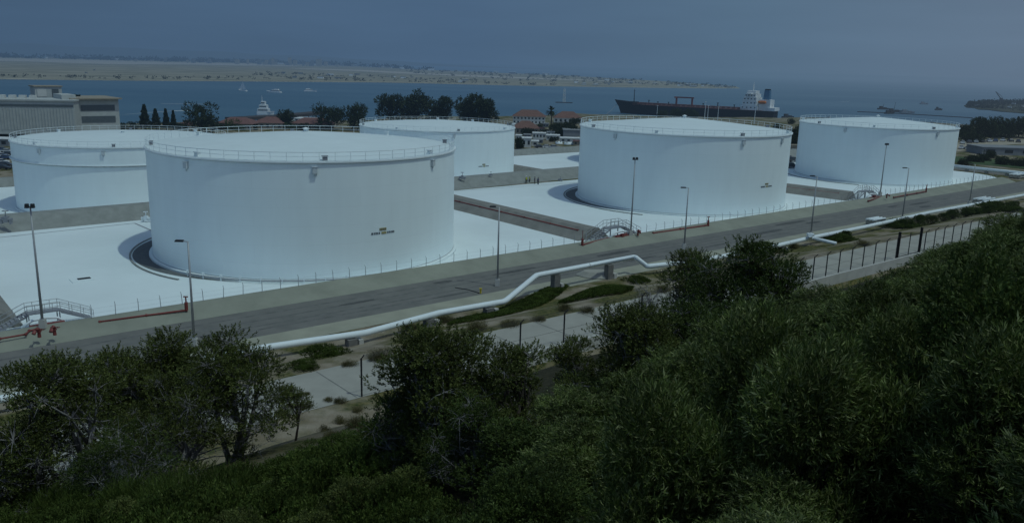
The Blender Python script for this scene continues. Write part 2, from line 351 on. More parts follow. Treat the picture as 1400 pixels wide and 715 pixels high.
# ------------------------------------------------------------------ SEA
def watermat():
    m=bpy.data.materials.new('harbour_water'); m.use_nodes=True; nt=m.node_tree; N=nt.nodes; L=nt.links; N.clear()
    g=N.new('ShaderNodeNewGeometry'); mp=N.new('ShaderNodeMapping'); L.new(g.outputs['Position'],mp.inputs[0]); mp.inputs['Scale'].default_value=(.35,1,1); mp.inputs['Rotation'].default_value=(0,0,.2)
    n=N.new('ShaderNodeTexNoise'); n.inputs['Scale'].default_value=.12; n.inputs['Detail'].default_value=8; n.inputs['Roughness'].default_value=.7; L.new(mp.outputs[0],n.inputs['Vector'])
    n2=N.new('ShaderNodeTexNoise'); n2.inputs['Scale'].default_value=.006; n2.inputs['Detail'].default_value=6; L.new(mp.outputs[0],n2.inputs['Vector'])
    cr=N.new('ShaderNodeValToRGB'); L.new(n2.outputs['Fac'],cr.inputs[0]); cr.color_ramp.elements[0].position=.35; cr.color_ramp.elements[1].position=.65
    cr.color_ramp.elements[0].color=(.028,.095,.150,1); cr.color_ramp.elements[1].color=(.06,.135,.19,1)
    b=N.new('ShaderNodeBsdfPrincipled'); b.inputs['Roughness'].default_value=.45; b.inputs['Specular IOR Level'].default_value=.35; L.new(cr.outputs[0],b.inputs['Base Color'])
    bp=N.new('ShaderNodeBump'); bp.inputs['Strength'].default_value=.9; bp.inputs['Distance'].default_value=.8; L.new(n.outputs['Fac'],bp.inputs['Height']); L.new(bp.outputs[0],b.inputs['Normal'])
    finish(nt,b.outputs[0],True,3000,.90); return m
m_=MB(); S_=70000; m_.add([(-S_,150,-12),(S_,150,-12),(S_,S_,-12),(-S_,S_,-12)],[(0,1,2,3)]); struct('sea',m_,watermat())
# far peninsula
near=[(-260,104),(-80,107),(0,108.5),(200,110.5),(350,111.5),(530,113),(700,117),(850,119.5),(960,121),(1012,121)]
far=[(-260,69),(-80,75),(0,78),(200,83),(350,86),(470,90),(600,96.5),(760,103),(900,111),(1006,118.5)]
P1=[G(x,y,-11.4) for x,y in near]; P2=[G(x,y,-11.4) for x,y in far]
def plerp(P,t):
    t=max(0,t)*(len(P)-1); i=min(int(t),len(P)-2); return P[i].lerp(P[i+1],t-i)
FARM=mat('airfield_grass',(.15,.15,.11),1,.2,.009,stretch=(1,2.6,1),col2=(.36,.33,.26),spec=0)
struct('far_shore_land',MB().grid([i/60 for i in range(61)],[j/8 for j in range(9)],lambda s,t:plerp(P1,s).lerp(plerp(P2,s),t)),FARM)
SAND=mat('beach_sand',(.48,.44,.34),1,.1,.05)
m_=MB(); a=[plerp(P1,i/60) for i in range(61)]
m_.add([(p.x,p.y-3,-11.9) for p in a]+[(p.x,p.y+16,-11.2) for p in a],[(i,i+1,62+i,61+i) for i in range(60)]); struct('far_beach',m_,SAND)
# runway apron bands
APR=mat('runway_concrete',(.40,.365,.31),1,.1,.01,stretch=(1,3,1))
for k,(s0,s1,t0,t1) in enumerate(((-.02,.50,.42,.84),(.48,.86,.30,.46))):
    struct('runway_apron',MB().grid([s0+(s1-s0)*i/60 for i in range(61)],[t0,t1],lambda s,t:plerp(P1,s).lerp(plerp(P2,s),(t0+t1)/2+(t-(t0+t1)/2)*math.sin(PI*min(1,max(0,(s-s0)/(s1-s0))))**.5*(.85+.15*math.sin(s*47)))+Vector((0,0,.5))),APR)
# hazy hills far left
m_=MB(); HN=80
for i in range(HN):
    pass
hx=[-9000+i*130 for i in range(HN)]
m_.grid(hx,[0,1,2],lambda x,j:(x,9500+900*j,-12+(0,1,.3)[j]*max(0,(110+60*noise.noise(Vector((x*.0011,0,1))) )*sst(600,-4500,x))))
struct('distant_hills',m_,mat('far_hill',(.07,.085,.07),1,.2,.002),True)
# south-east spit on the right
def land(name,pts,z,m,h=0):
    P=[G(x,y,z) for x,y in pts]; mm=MB(); mm.prism([(p.x,p.y) for p in P],z-6,z+h); return struct(name,mm,m)
SPIT=[(1318,144.5),(1322,147.0),(1332,147.6),(1338,149.6),(1352,150.2),(1368,152.4),(1400,154.8),(1480,161),(1480,144),(1400,139),(1372,139.2),(1345,139.6),(1330,141.4),(1322,143)]
land('far_right_spit',SPIT,-11.2,mat('spit_scrub',(.02,.03,.022),1,.5,.03,spec=0,col2=(.10,.10,.075)))
# ------------------------------------------------------------------ TANKS
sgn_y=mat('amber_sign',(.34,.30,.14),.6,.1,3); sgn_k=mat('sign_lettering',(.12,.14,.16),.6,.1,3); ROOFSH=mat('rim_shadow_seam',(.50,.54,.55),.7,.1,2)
FOAMC=mat('foam_chamber_paint',(.55,.60,.62),.6,.05,2)
def tank(cx,cy,z0,R,h,rise,label,girder=False,sign=None,det=True,vents=()):
    t=thing('storage_tank',label,'storage tank',(cx,cy,z0),0,'white fuel storage tanks')
    MB().ring([(R,0.25),(R,h)],160).build('shell',TWALL,t,True)
    MB().ring([(R+.5,0),(R+.5,.3),(R+.02,.3)],160).build('foundation_ring',PAD,t,False)
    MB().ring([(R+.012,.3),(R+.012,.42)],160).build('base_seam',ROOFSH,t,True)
    prof=[(R*(1-i/12),h+.04+rise*(1-(1-i/12)**1.15)) for i in range(12)]+[(.05,h+.04+rise)]
    MB().ring(prof,160).build('roof',DOME,t,True)
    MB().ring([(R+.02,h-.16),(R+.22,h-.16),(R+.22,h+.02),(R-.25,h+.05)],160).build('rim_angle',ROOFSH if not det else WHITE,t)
    MB().ring([(R+.015,h-.26),(R+.02,h-.165)],160).build('rim_shade',ROOFSH,t,True)  # grey band paints the thin shadow under the rim angle
    if girder:
        g=MB().ring([(R+.02,h*.745),(R+.38,h*.745),(R+.38,h*.745+.12),(R+.02,h*.745+.12)],160).build('wind_girder',WHITE,t)
        MB().ring([(R+.016,h*.745-.28),(R+.016,h*.745-.01)],160).build('girder_shade',ROOFSH,t,True)  # shade below the girder, painted as a grey ring
    rl=MB(); nP=int(2*PI*R/2.0)
    for i in range(nP):
        a=2*PI*i/nP; x,y=(R-.06)*math.cos(a),(R-.06)*math.sin(a); rl.box((x,y,h+.62),(.048,.048,1.15),a)
    for zz,rr in ((1.18,.033),(.66,.02),(.12,.02)):
        rl.ring([(R-.06-rr,h+zz-rr),(R-.06+rr,h+zz-rr),(R-.06+rr,h+zz+rr),(R-.06-rr,h+zz+rr)],120,close=True)
    rl.build('railing',WHITE,t)
    # foam chambers under the rim: box on a short pipe with a splash plate
    for a in vents:
        fc=MB(); rx=Matrix.Rotation(a,3,'Z'); 
        def W(r,s,z): return tuple(rx@Vector((r,s,z)))
        fc.box(W(R+.2,0,h-1.05),(.34,.6,.8),a); fc.box(W(R+.22,0,h-.60),(.42,.72,.07),a)
        fc.tube([W(R+.2,0,h-1.4),W(R+.12,0,h-1.8)],.08,8)
        fc.build('foam_chamber',FOAMC,t)
    for k in range(8):
        a=k*2*PI/8+.35; v=MB(); rx=Matrix.Rotation(a,3,'Z')
        p=rx@Vector((R-.75,0,h)); v.box((p.x,p.y,h+.35),(.5,.6,.5),a); v.box((p.x,p.y,h+.66),(.65,.8,.08),a); v.build('rim_vent',GREY if k%2==0 else WHITE,t)
    # gauge hatches and a centre vent on the roof
    c=MB(); c.tube([(0,0,h+rise-.1),(0,0,h+rise+.45)],.35,12); c.ring([(.05,h+rise+.62),(.6,h+rise+.42)],16); c.build('centre_vent',WHITE,t)
    if sign is not None:
        # two-line warning notice painted on the shell, drawn with small raised panels
        a,zs=sign
        def panel(mb,s,z,wd,hg): 
            aa=a+s/R; mb.box(((R+.02)*math.cos(aa),(R+.02)*math.sin(aa),z),(.05,wd,hg),aa)
        y=MB(); panel(y,0.0,zs+.5,1.05,.34); panel(y,.15,zs,.75,.3); y.build('warning_notice',sgn_y,t)
        for q,(s,wd) in enumerate(((-1.75,.28),(-1.35,.2),(-1.0,.26),(-.62,.22),(.85,.2),(1.2,.22),(1.6,.26),(1.9,.14))): k=MB(); panel(k,s*.9,zs,wd,.26); k.build('letter',sgn_k,t)
        for s in (-.45,-.2,.05,.32): aa=a+s/R; k=MB().box(((R+.06)*math.cos(aa),(R+.06)*math.sin(aa),zs+.5),(.03,.11,.2),aa).build('letter',sgn_k,t)
    return t
def face(cx,cy,px,z0,R):
    """bearing on the shell seen at photo column px"""
    best=None
    for i in range(720):
        a=i*PI/360; P=(cx+R*math.cos(a),cy+R*math.sin(a),z0+5)
        if math.cos(a)*(0-P[0])+math.sin(a)*(0-P[1])<=0: continue
        d=abs(pj(P)[0]-px)
        if best is None or d<best[0]: best=(d,a)
    return best[1]
TK=[(-31.62,126.59,0,22.39,15.6,2.0),(36.98,185.4,0,22.66,15.73,2.2),(101.75,238.0,0,20.67,14.76,1.9),(-89.3,190.6,-5,22.3,14.6,1.2),(-23.1,249.5,-5,22.8,15.1,1.7)]
def fa(i,px): return face(TK[i][0],TK[i][1],px,TK[i][2],TK[i][3])
tank(*TK[0],'nearest and largest looking white tank, in the middle left beside the road',sign=(fa(0,523),5.9),vents=[fa(0,x) for x in (262,433,590)]+[1.2,2.2])
tank(*TK[1],'white tank right of centre with the tanker ship behind its roof',sign=(fa(1,1047),5.7),vents=[fa(1,x) for x in (1010,1062,838)]+[1.2,2.2])
tank(*TK[2],'rightmost white tank beside the car park and scrub',sign=None,vents=[fa(2,x) for x in (1275,1150)]+[1.2])
tank(*TK[3],'leftmost white tank with a stiffening ring, below the long concrete building',girder=True,vents=[fa(3,146),fa(3,60)]+[1.4])
tank(*TK[4],'rear white tank with dark trees standing behind it, between two bigger tanks',sign=(fa(4,661),5.5),vents=[fa(4,620)]+[1.4])
# sixth tank of the yard, mostly behind the right-of-centre one, seen by its shadow
tank(*XY(220,113),-5,21.5,11.4,1.0,'low white tank hidden behind the right of centre tank, only its shadow shows',det=True)
# ring drains and ring pipes on posts round the tanks
for i,(a0,a1) in ((0,(1.9,5.25)),(1,(2.2,4.3)),(2,(2.4,4.2))):
    cx,cy,_,R,h,_r=TK[i]
    o=MB().ring([(R+2.9,.03),(R+2.9,.16),(R+3.15,.16),(R+3.15,.03)],70,c=(0,0,0),a0=a0,a1=min(a1,4.25)).build('drain_kerb',SHOT,loc=(cx,cy,0.02))
    tag(o,['curved low kerb round the nearest tank','curved low kerb round the tank right of centre','curved low kerb round the rightmost tank'][i],'kerb','curved kerbs round the tanks')
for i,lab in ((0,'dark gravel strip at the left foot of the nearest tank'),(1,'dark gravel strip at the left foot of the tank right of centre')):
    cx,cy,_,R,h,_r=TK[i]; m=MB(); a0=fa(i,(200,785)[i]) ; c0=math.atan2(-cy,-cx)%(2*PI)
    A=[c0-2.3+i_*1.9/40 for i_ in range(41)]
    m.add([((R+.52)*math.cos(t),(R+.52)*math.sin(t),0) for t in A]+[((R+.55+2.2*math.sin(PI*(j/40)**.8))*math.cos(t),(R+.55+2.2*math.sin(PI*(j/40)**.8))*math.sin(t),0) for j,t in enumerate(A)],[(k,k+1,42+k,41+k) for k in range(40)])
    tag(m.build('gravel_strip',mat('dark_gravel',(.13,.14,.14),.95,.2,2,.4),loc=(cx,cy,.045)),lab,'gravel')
cx,cy,_,R,h,_r=TK[0]
rp=thing('ring_pipe','thin grey pipe on short posts round the foot of the nearest tank','pipe',(cx,cy,0))
a0,a1=fa(0,262),fa(0,470)
if a1<a0: a0,a1=a1,a0
pts=[((R+.95)*math.cos(a0+(a1-a0)*i/40),(R+.95)*math.sin(a0+(a1-a0)*i/40),.42) for i in range(41)]
MB().tube(pts,.08,8).build('pipe',GREY,rp)
for i in range(0,41,5):
    p=pts[i]; MB().box((p[0],p[1],.35),(.14,.14,.7)).box((p[0],p[1],.75),(.3,.2,.2)).build('post',WHITE,rp)
# hatch in the yard
P=G(112,383); q=thing('yard_sump','square sump cover lying on the white yard left of the nearest tank','sump',up(P,.03),ANG)
MB().box((0,0,.05),(2.6,2.2,.10)).build('frame',PAD,q); MB().box((.3,.2,.125),(1.5,.8,.04)).build('grate',DARK,q)
# drain line along the berm
def gutter(label,pts,wd=.25):
    m=MB(); L3=[Vector((p[0],p[1],.045)) for p in pts]
    for a,b in zip(L3,L3[1:]):
        d=(b-a).normalized(); n=Vector((-d.y,d.x,0))*wd/2; m.add([a-n,b-n,b+n,a+n],[(0,1,2,3)])
    return tag(m.build('drain_channel',GREY),label,'drain')
gutter('narrow drain channel in the yard below the left berm',[G(-60,330),G(0,325),G(184,305.5),G(208,316)],.3)
gutter('thin drain channel across the yard behind the nearest tank',[G(622,262),G(700,256),G(790,250)],.2)
# ------------------------------------------------------------------ BERMS
def berm(name,label,path,w0,w1,h,m):
    b=MB().extr([(-w0/2,0),(-w1/2,h),(w1/2,h),(w0/2,0)],path); return tag(b.build(name,m),label,'berm','grey containment berms')
rowp=[(*XY(u,63.6+.03*(u-20)),0.02) for u in range(-70,262,12)]
bm=MB().extr([(-5.4,0),(-1.6,2.05),(1.0,2.05),(9.0,-5.2)],rowp).build('containment_berm',SHOT); tag(bm,'long grey berm running behind the three front tanks','berm','grey containment berms')
BROWN=mat('weathered_berm',(.22,.215,.195),.95,.15,.5,.5)
berm('containment_berm','grey berm with a red pipe between the nearest tank and the next one',[(*XY(87.4,v),.025) for v in (4,20,40,56)],7.2,2.2,1.8,BROWN)
berm('containment_berm','grey berm between the right of centre tank and the rightmost tank',[(*XY(169+ .12*(20-v),v),.025) for v in (4,20,40,57)],6.4,2.2,1.8,BROWN)
berm('containment_berm','grey berm with red and white pipes at the far left edge',[(*XY(.2,v),.025) for v in (4,20,40,56)],5.2,1.6,1.7,BROWN)
berm('containment_berm','short grey berm between the rear tank and the yard beyond',[(*XY(160,v),-4.93) for v in (76,100,125,147)],6.5,2.4,1.8,BROWN)
berm('containment_berm','outermost grey berm at the back of the lower yard',[(*XY(u,150),-4.9) for u in range(-60,300,20)],6,2.2,1.9,SHOT)
# ------------------------------------------------------------------ red fire main
def redline(label,pts,r=.16,extra=None):
    t=thing('fire_main',label,'pipe',up(pts[0],0)); o=Vector(t.location)
    L3=[Vector(p)-o for p in pts]; r*=.72; MB().tube(L3,r,8).build('pipe',RED,t,True)
    fl=MB()
    for a,b in zip(L3,L3[1:]):
        k=max(1,int((b-a).length/5))
        for i in range(k+1):
            p=a.lerp(b,i/k); d=(b-a).normalized()*.09; fl.tube([p-d,p+d],r*1.55,8)
    fl.build('flanges',RED,t)
    if extra: extra(t,L3)
    return t
def riser(t,L3):
    p=L3[-1]; MB().tube([p,p+Vector((0,0,.9))],.2,8).tube([p+Vector((0,0,.9)),p+Vector((0,0,1.5))],.08,6).box((p.x,p.y,p.z+1.55),(.5,.12,.12)).build('riser_valve',RED,t)
def riser0(t,L3):
    p=L3[0]; MB().tube([p,p+Vector((0,0,1.0))],.2,8).tube([p+Vector((0,0,1.0)),p+Vector((0,0,2.4))],.06,6).build('riser_valve',RED,t)
redline('red pipe on the bank in front of the nearest tank, left of the second lamp',[G(x,y,0.78) for x,y in ((136,440),(200,431),(255,424))],.15,riser)
redline('red pipe running in from the left edge to the two red monitors',[G(x,y,.95) for x,y in ((-60,472),(0,463),(35,457),(40,452),(50,450))],.13)
redline('red pipe on the bank just left of the middle stile',[G(x,y,0.85) for x,y in ((796,335),(830,326),(866,317))],.22,riser0)
redline('red pipe on the bank just right of the middle stile',[G(x,y,0.85) for x,y in ((893,319),(930,313.5),(968,308))],.22,riser)
redline('red pipe on the bank just left of the right stile',[G(x,y,0.85) for x,y in ((1187,275),(1205,269))],.2)
redline('red pipe on the bank just right of the right stile',[G(x,y,0.85) for x,y in ((1222,270),(1240,266.5),(1266,262))],.2,riser)
redline('red pipe lying along the berm beside the nearest tank',[(*XY(85.6,v),1.35) for v in (58,40,20,6)],.16)
redline('red pipe lying along the berm left of the rightmost tank',[(*XY(167.4+.12*(20-v),v),1.3) for v in (58,40,20,6)],.14)
redline('red pipe lying along the berm at the far left edge',[(*XY(-.9,v),1.75) for v in (56,40,20,5)],.2)
# monitors
def monitor(label,P,rz):
    t=thing('fire_monitor',label,'hydrant',P,rz,'red fire monitors by the left stile'); t.scale=(.8,.8,.8)
    MB().tube([(0,0,0),(0,0,.7)],[.22,.18],12).tube([(0,0,.7),(0,0,.8)],.3,12).build('standpipe',RED,t)
    MB().tube([(0,0,.8),(0,0,1.0),(.25,0,1.15),(.8,0,1.05),(1.1,0,.75)],[.2,.22,.22,.2,.24],10).build('nozzle',RED,t)
    MB().tube([(-.02,-.45,1.0),(-.02,.45,1.0)],.06,8).ring([(.22,-.03),(.22,.03)],14,c=(0,.48,1)).build('hand_wheel',RED,t)
    return t
monitor('left one of the two red monitors in front of the left stile',G(54,461,.9),-1.6)
monitor('right one of the two red monitors in front of the left stile',G(75,458,.9),-1.4)
m2=monitor('red monitor in front of the middle stile',G(872,322,.9),-1.3); m2['group']='red monitors by the stiles'
m2=monitor('red monitor in front of the right stile',G(1212,271,.9),-1.3); m2['group']='red monitors by the stiles'
# ------------------------------------------------------------------ walkover stiles
def stile(label,u,v=3.2,s=1.0):
    x,y=XY(u,v); t=thing('walkover_stile',label,'steps',(x,y,.3),ANG,'grey walkover stiles over the berm ends'); t.scale=(s,s,s)
    MB().box((0,0,1.62),(3.4,1.6,.10)).build('platform',GREY,t)
    lg=MB()
    for sx in (-1.6,1.6):
        for sy in (-.75,.75): lg.box((sx,sy,.8),(.12,.12,1.55))
    lg.build('frame',GREY,t)
    for sg in (-1,1):
        st=MB()
        for i in range(8):
            st.box((sg*(1.85+i*.42),0,1.5-i*.195),(.40,1.5,.06))
        st.add([(sg*1.7,-.8,1.62),(sg*5.2,-.8,.0),(sg*5.2,-.8,-.2),(sg*1.7,-.8,1.35)],[(0,1,2,3)]).add([(sg*1.7,.8,1.62),(sg*5.2,.8,.0),(sg*5.2,.8,-.2),(sg*1.7,.8,1.35)],[(0,1,2,3)])
        st.build('stair_flight',GREY,t)
        hr=MB()
        for sy in (-.78,.78):
            for dz in (1.05,.55): hr.tube([(0,sy,1.65+dz),(sg*1.7,sy,1.65+dz),(sg*5.2,sy,.05+dz)],.035,6)
            for q in (0,.5,1,): hr.tube([(sg*(.1+1.6*q),sy,1.65),(sg*(.1+1.6*q),sy,2.7)],.03,6)
            for q in (.35,.7,1): hr.tube([(sg*(1.7+3.5*q),sy,1.65-1.6*q),(sg*(1.7+3.5*q),sy,2.7-1.6*q)],.03,6)
        hr.build('handrail',GALV,t)
    # curved pipework tucked below
    MB().tube([(-2.6,-1.6,.5),(-1.4,-1.6,1.15),(0,-1.6,1.25),(1.2,-1.6,1.05),(1.9,-1.6,.4)],.16,8).build('bypass_pipe',WHITE,t,True)
    MB().box((0,-2.0,.45),(3.6,.5,.5)).box((-.6,-2.3,.8),(.5,.4,.5)).build('valve_manifold',RED,t)
    return t
stile('grey steel stile with handrails at the far left of the yard',4.4,2.4,.9)
stile('grey steel stile at the middle berm end, beside the fourth lamp post',90.2,2.0,1.1)
stile('grey steel stile at the right berm end, in front of the rightmost tank',173.6,2.0,1.1)
# ------------------------------------------------------------------ LAMPS
def lamp(label,P,h,double,aim):
    t=thing('lamp_post',label,'lamp post',P,aim,'tall lamp posts along the road')
    MB().box((0,0,.45),(.62,.62,.9),0,.9).build('concrete_base',CONCL,t)
    MB().tube([(0,0,.9),(0,0,h)],[.14,.075],12).build('pole',GALV,t,True)
    MB().tube([(0,0,.9),(0,0,.98)],.24,12).build('base_flange',GALV,t)
    if double:
        MB().tube([(-.35,0,h),(.35,0,h)],.05,8).build('crossarm',DARK,t)
        for s in (-1,1):
            MB().box((s*.26,-.12,h+.12),(.38,.34,.42),0,.8).build('lamp_head',DARK,t)
    else:
        MB().tube([(0,0,h-.05),(.5,0,h+.02)],.05,8).build('arm',GALV,t)
        MB().box((.82,0,h+.03),(.85,.42,.17),0,.85).build('lamp_head',DARK,t)
    return t
LP=[((59,448),.9,(35,283),1,'floodlight post at the far left stile, leftmost lamp'),((266,474),0,(254,330),0,'lamp post in front of the nearest tank, second from the left'),((680,391),0,(681,283),0,'lamp post by the kink in the white pipeline'),((862,322),.9,(866,218),1,'floodlight post at the middle stile'),((935,341),0,(939,257),0,'lamp post in front of the tank right of centre, behind the greyish tree'),((1108,324),0,(1115,241),0,'lamp post between the two right tanks with a white pipe branch at its foot'),((1203,268),.9,(1209,198),1,'floodlight post at the right stile in front of the rightmost tank'),((1233,302),0,(1240,230),0,'lamp post in front of the rightmost tank, standing near the shrubs'),((1325,280),0,(1331,225),0,'rightmost lamp post, clear of the tanks at the road bend')]
for b,z,tp,dbl,lab in LP:
    P=G(b[0],b[1],z)
    lo,hi=5,20
    for _ in range(30):
        md=(lo+hi)/2
        if pj(P+Vector((0,0,md)))[1]>tp[1]: lo=md
        else: hi=md
    lamp(lab,P,md,dbl,PI if not dbl else R_(10))
# bracket on second lamp
# ------------------------------------------------------------------ yard fence of slim posts
def yfence(label,u0,u1,sp=2.35):
    x,y=XY(u0,-.1); t=thing('post_fence',label,'fence',(x,y,.93),ANG,'slim post fences along the yard kerb')
    n=int((u1-u0)/sp); base=None
    for i in range(n+1):
        if base is None:
            base=MB().tube([(0,0,0),(0,0,1.2)],.035,6).tube([(0,0,1.15),(0,.16,1.42)],.028,5).build('post',GREY,t); continue
        c=base.copy(); COL.objects.link(c); c.parent=t; c.location=(i*sp,random.uniform(-.05,.05),0); c.rotation_euler=(random.uniform(-.04,.04),random.uniform(-.05,.05),0)
    w=MB()
    for z in (.5,1.0): w.tube([(0,0,z),(u1-u0,0,z)],.005,4)
    w.build('wires',GREY,t)
    return t
yfence('row of slim posts along the kerb in front of the nearest tank',8.5,84)
yfence('row of slim posts along the kerb in front of the tank right of centre',96,168)
yfence('row of slim posts along the kerb in front of the rightmost tank',179,243)
yfence('short row of slim posts on the kerb at the far left edge',-40,-2)
# ------------------------------------------------------------------ PIPELINE
pl=thing('pipeline','long white pipeline on concrete blocks along the near side of the road','pipeline',(0,0,0))
lo_,hi_=1.2,2.4
segA=[G(-120,568,lo_),G(0,546,lo_),G(180,511,lo_),G(350,477,lo_),G(500,455,lo_),G(600,428,lo_),G(688,412.5,lo_),G(692,410.5,lo_),G(694,409,lo_),G(731,378.5,hi_),G(733,377,hi_),G(737,375.8,hi_),G(866,351.5,hi_),G(869,352,hi_),G(871,353.5,hi_),G(883,363,lo_),G(885,364,lo_),G(888,364.2,lo_),G(960,356,lo_),G(1050,339,lo_),G(1105,326,lo_),G(1180,311,lo_),G(1270,291,lo_),G(1400,267,lo_),G(1520,247,lo_)]
# smooth out the straight runs
MB().tube(segA,.34,16).build('pipe',WHITE,pl,True)
SEAM=mat('pipe_joint',(.55,.56,.55),.6,.1,2); jn=MB()
for a,b in zip(segA,segA[1:]):
    if (b-a).length<7: continue
    k=int((b-a).length/6)
    for i in range(1,k):
        p=a.lerp(b,i/k); d=(b-a).normalized()*.05; jn.tube([p-d,p+d],.365,16)
jn.build('joints',SEAM,pl)
for px,py,z in ((350,477,lo_),(480,458.5,lo_),(586,432,lo_),(760,371,hi_),(833,358,hi_),(668,417,lo_),(1000,349,lo_),(1070,334,lo_),(1150,317,lo_)):
    P=G(px,py,z); rz=ANG
    g0=T(P.x,P.y)
    MB().box((P.x,P.y,(g0+z-.36)/2),(1.0,.8,z-.36-g0),rz).build('support_block',BLOCK,pl)
    MB().box((P.x+.75,P.y+.55,(g0+min(z,1.2)-.5)/2),(.5,.8,min(z,1.2)-.5-g0),rz).build('support_cap',CONCL,pl)
# branch pipes
br=thing('branch_pipe','short white pipe branching toward the viewer at the sixth lamp post','pipe',(0,0,0))
MB().tube([G(1108,325.5,1.1),G(1125,329,1.0),G(1143,333,.9)],.3,12).build('pipe',WHITE,br,True); MB().tube([G(1108,322,2.0),G(1108,326,1.0)],.34,12).box(tuple(G(1108,321,2.0)),(1.0,1.0,.4)).build('valve_body',WHITE,br)
def wbox(label,px,py,w,d,h,n):
    P=G(px,py,0.1); t=thing('pipe_rack',label,'pipe rack',P,ANG)
    for s in (-d/3,0,d/3)[:n]: MB().tube([(-w/2,s,h-.2),(w/2-.4,s,h-.2),(w/2,s,h-.8)],.2,10).build('pipe',WHITE,t,True)
    MB().box((0,0,h/2-.3),(w*.85,d,.15)).box((-w/3,0,(h-.4)/2),(.3,d,h-.4)).box((w/3,0,(h-.4)/2),(.3,d,h-.4)).build('frame',CONC,t)
wbox('small rack of white pipes on the verge left of the shrubs',1197,306,5,2,1.2,3)
wbox('small rack of white pipes on the verge near the rightmost lamp post',1345,278,7,3,1.3,3)
wbox('tiny white pipe rack beyond the road bend on the right',1392,243,8,3,1.3,3)
t=thing('white_pipe','long straight white pipe beyond the rightmost tank','pipe',(0,0,0)); pts=[G(1296,226.5,1.2),G(1400,237.5,1.2),G(1500,248,1.2)]
MB().tube(pts,.55,12).build('pipe',WHITE,t,True)
for k in range(1,7):
    p=pts[0].lerp(pts[2],k/7); MB().box((p.x,p.y,.35),(.8,.8,1.1)).build('support',CONC,t)
# ------------------------------------------------------------------ retaining wall + security fence
VW=-40.15
wall=MB().extr([(-.15,-2.9),(.15,-2.9),(.15,.32),(-.15,.32)],[(*XY(u,VW),3.0) for u in range(27,236,6)])
tag(wall.build('retaining_wall',CONCL),'pale concrete retaining wall below the service road fence','wall')
def sfence(label,us_,base=None,grp='black security fences along the service road'):
    x,y=XY(us_[0],VW+.35); t=thing('security_fence',label,'fence',(x,y,3.03),ANG,grp)
    for i,u in enumerate(us_):
        p=MB().tube([(0,0,0),(0,0,3.1)],.075,8).tube([(0,0,3.05),(0,-.42,3.5)],.05,6).build('post',DARK,t); p.location=(u-us_[0],0,0)
    w=MB(); Lg=us_[-1]-us_[0]
    for a,b in ((-.14,3.2),(-.28,3.35),(-.4,3.48),(0,3.05),(0,.1),(0,1.5)): w.tube([(0,a,b),(Lg,a,b)],.012,4)
    w.build('wires',DARK,t); return t
sfence('security fence with angled post tops, right half, above the pale wall',[60.5+3.05*i for i in range(15)])
sfence('security fence stretch farthest right beside the shrubs and verge',[111.8+3.05*i for i in range(26)])
sfence('security fence with angled post tops, left half, seen between the trees',[18.4+5.3*i for i in range(8)])
gt=thing('fence_gate','black framed gate with two thick posts in the security fence','gate',(*XY(103.6,VW+.35),3.03),ANG)
for s in (0,6.6): MB().box((s,0,1.95),(.28,.28,3.9)).build('gate_post',BLACK,gt)
MB().tube([(.2,0,.3),(6.4,0,.3)],.05,6).tube([(.2,0,3.1),(6.4,0,3.1)],.05,6).tube([(3.3,0,.2),(3.3,0,3.5)],.07,6).build('gate_leaf',DARK,gt)
# small marker post on verge + extras
P=G(657,401,.03); t=thing('marker_post','small yellow marker standing on the road edge','marker',P); MB().tube([(0,0,0),(0,0,.55)],.12,8).build('post',mat('yellow_paint',(.5,.38,.03),.6,.1,2),t); MB().box((0,0,.6),(.34,.34,.12)).build('cap',MATS['yellow_paint'],t)
t=tag(MB().tube([G(622,393,.08),G(640,396,.08),G(655,400.5,.08)],.05,6).build('hose',DARK),'dark hose lying across the asphalt road','hose')
P=G(818,374,.4); t=MB(); t.prism([(P.x+3.0*math.cos(a)*(1+.12*math.sin(3*a)),P.y+1.8*math.sin(a)) for a in [i*PI/7 for i in range(14)]],.1,.75,[(P.x+2.1*math.cos(a),P.y+1.1*math.sin(a)) for a in [i*PI/7 for i in range(14)]])
tag(t.build('concrete_apron',CONC),'rough concrete headwall on the dirt between pipeline and green mound','headwall')
# ------------------------------------------------------------------ FOLIAGE
def leafverts(P,D,Ln,Wd,rng):
    """P base (n,3), D unit direction (n,3), arrays Ln,Wd -> diamond leaves"""
    n=len(P); r=rng.normal(size=(n,3)); S=np.cross(D,r); S/=np.linalg.norm(S,axis=1)[:,None]+1e-9
    Nn=np.cross(S,D); M=P+D*(Ln*.45)[:,None]+Nn*(Ln*.08)[:,None]
    V=np.empty((n,4,3)); V[:,0]=P; V[:,1]=M+S*(Wd*.5)[:,None]; V[:,2]=P+D*Ln[:,None]; V[:,3]=M-S*(Wd*.5)[:,None]
    return V.reshape(-1,3), np.arange(n*4).reshape(-1,4)
def unit(a): return a/(np.linalg.norm(a,axis=1)[:,None]+1e-9)
def shoots(O,A,Ls,nl,ll,lw,spread,rng):
    """O origins, A axes; nl leaves on each shoot"""
    n=len(O); t=np.tile(np.linspace(.12,1,nl),n)+rng.uniform(-.03,.03,n*nl)
    Oi=np.repeat(O,nl,0); Ai=np.repeat(A,nl,0); Li=np.repeat(Ls,nl)
    P=Oi+Ai*(t*Li)[:,None]
    rr=unit(np.cross(Ai,rng.normal(size=(n*nl,3))))
    D=unit(Ai*(1-.25*t[:,None])+rr*spread*rng.uniform(.5,1.3,(n*nl,1)))
    return leafverts(P,D,ll*rng.uniform(.65,1.2,n*nl),lw*rng.uniform(.7,1.2,n*nl),rng)
LG=leafmat('willow_leaf',[(.036,.058,.013),(.074,.108,.023),(.120,.160,.040),(.27,.29,.13)],.25,.5,.22)
LG2=leafmat('dark_leaf',[(.032,.054,.013),(.060,.090,.020),(.105,.138,.036)],.22,.55,.18)
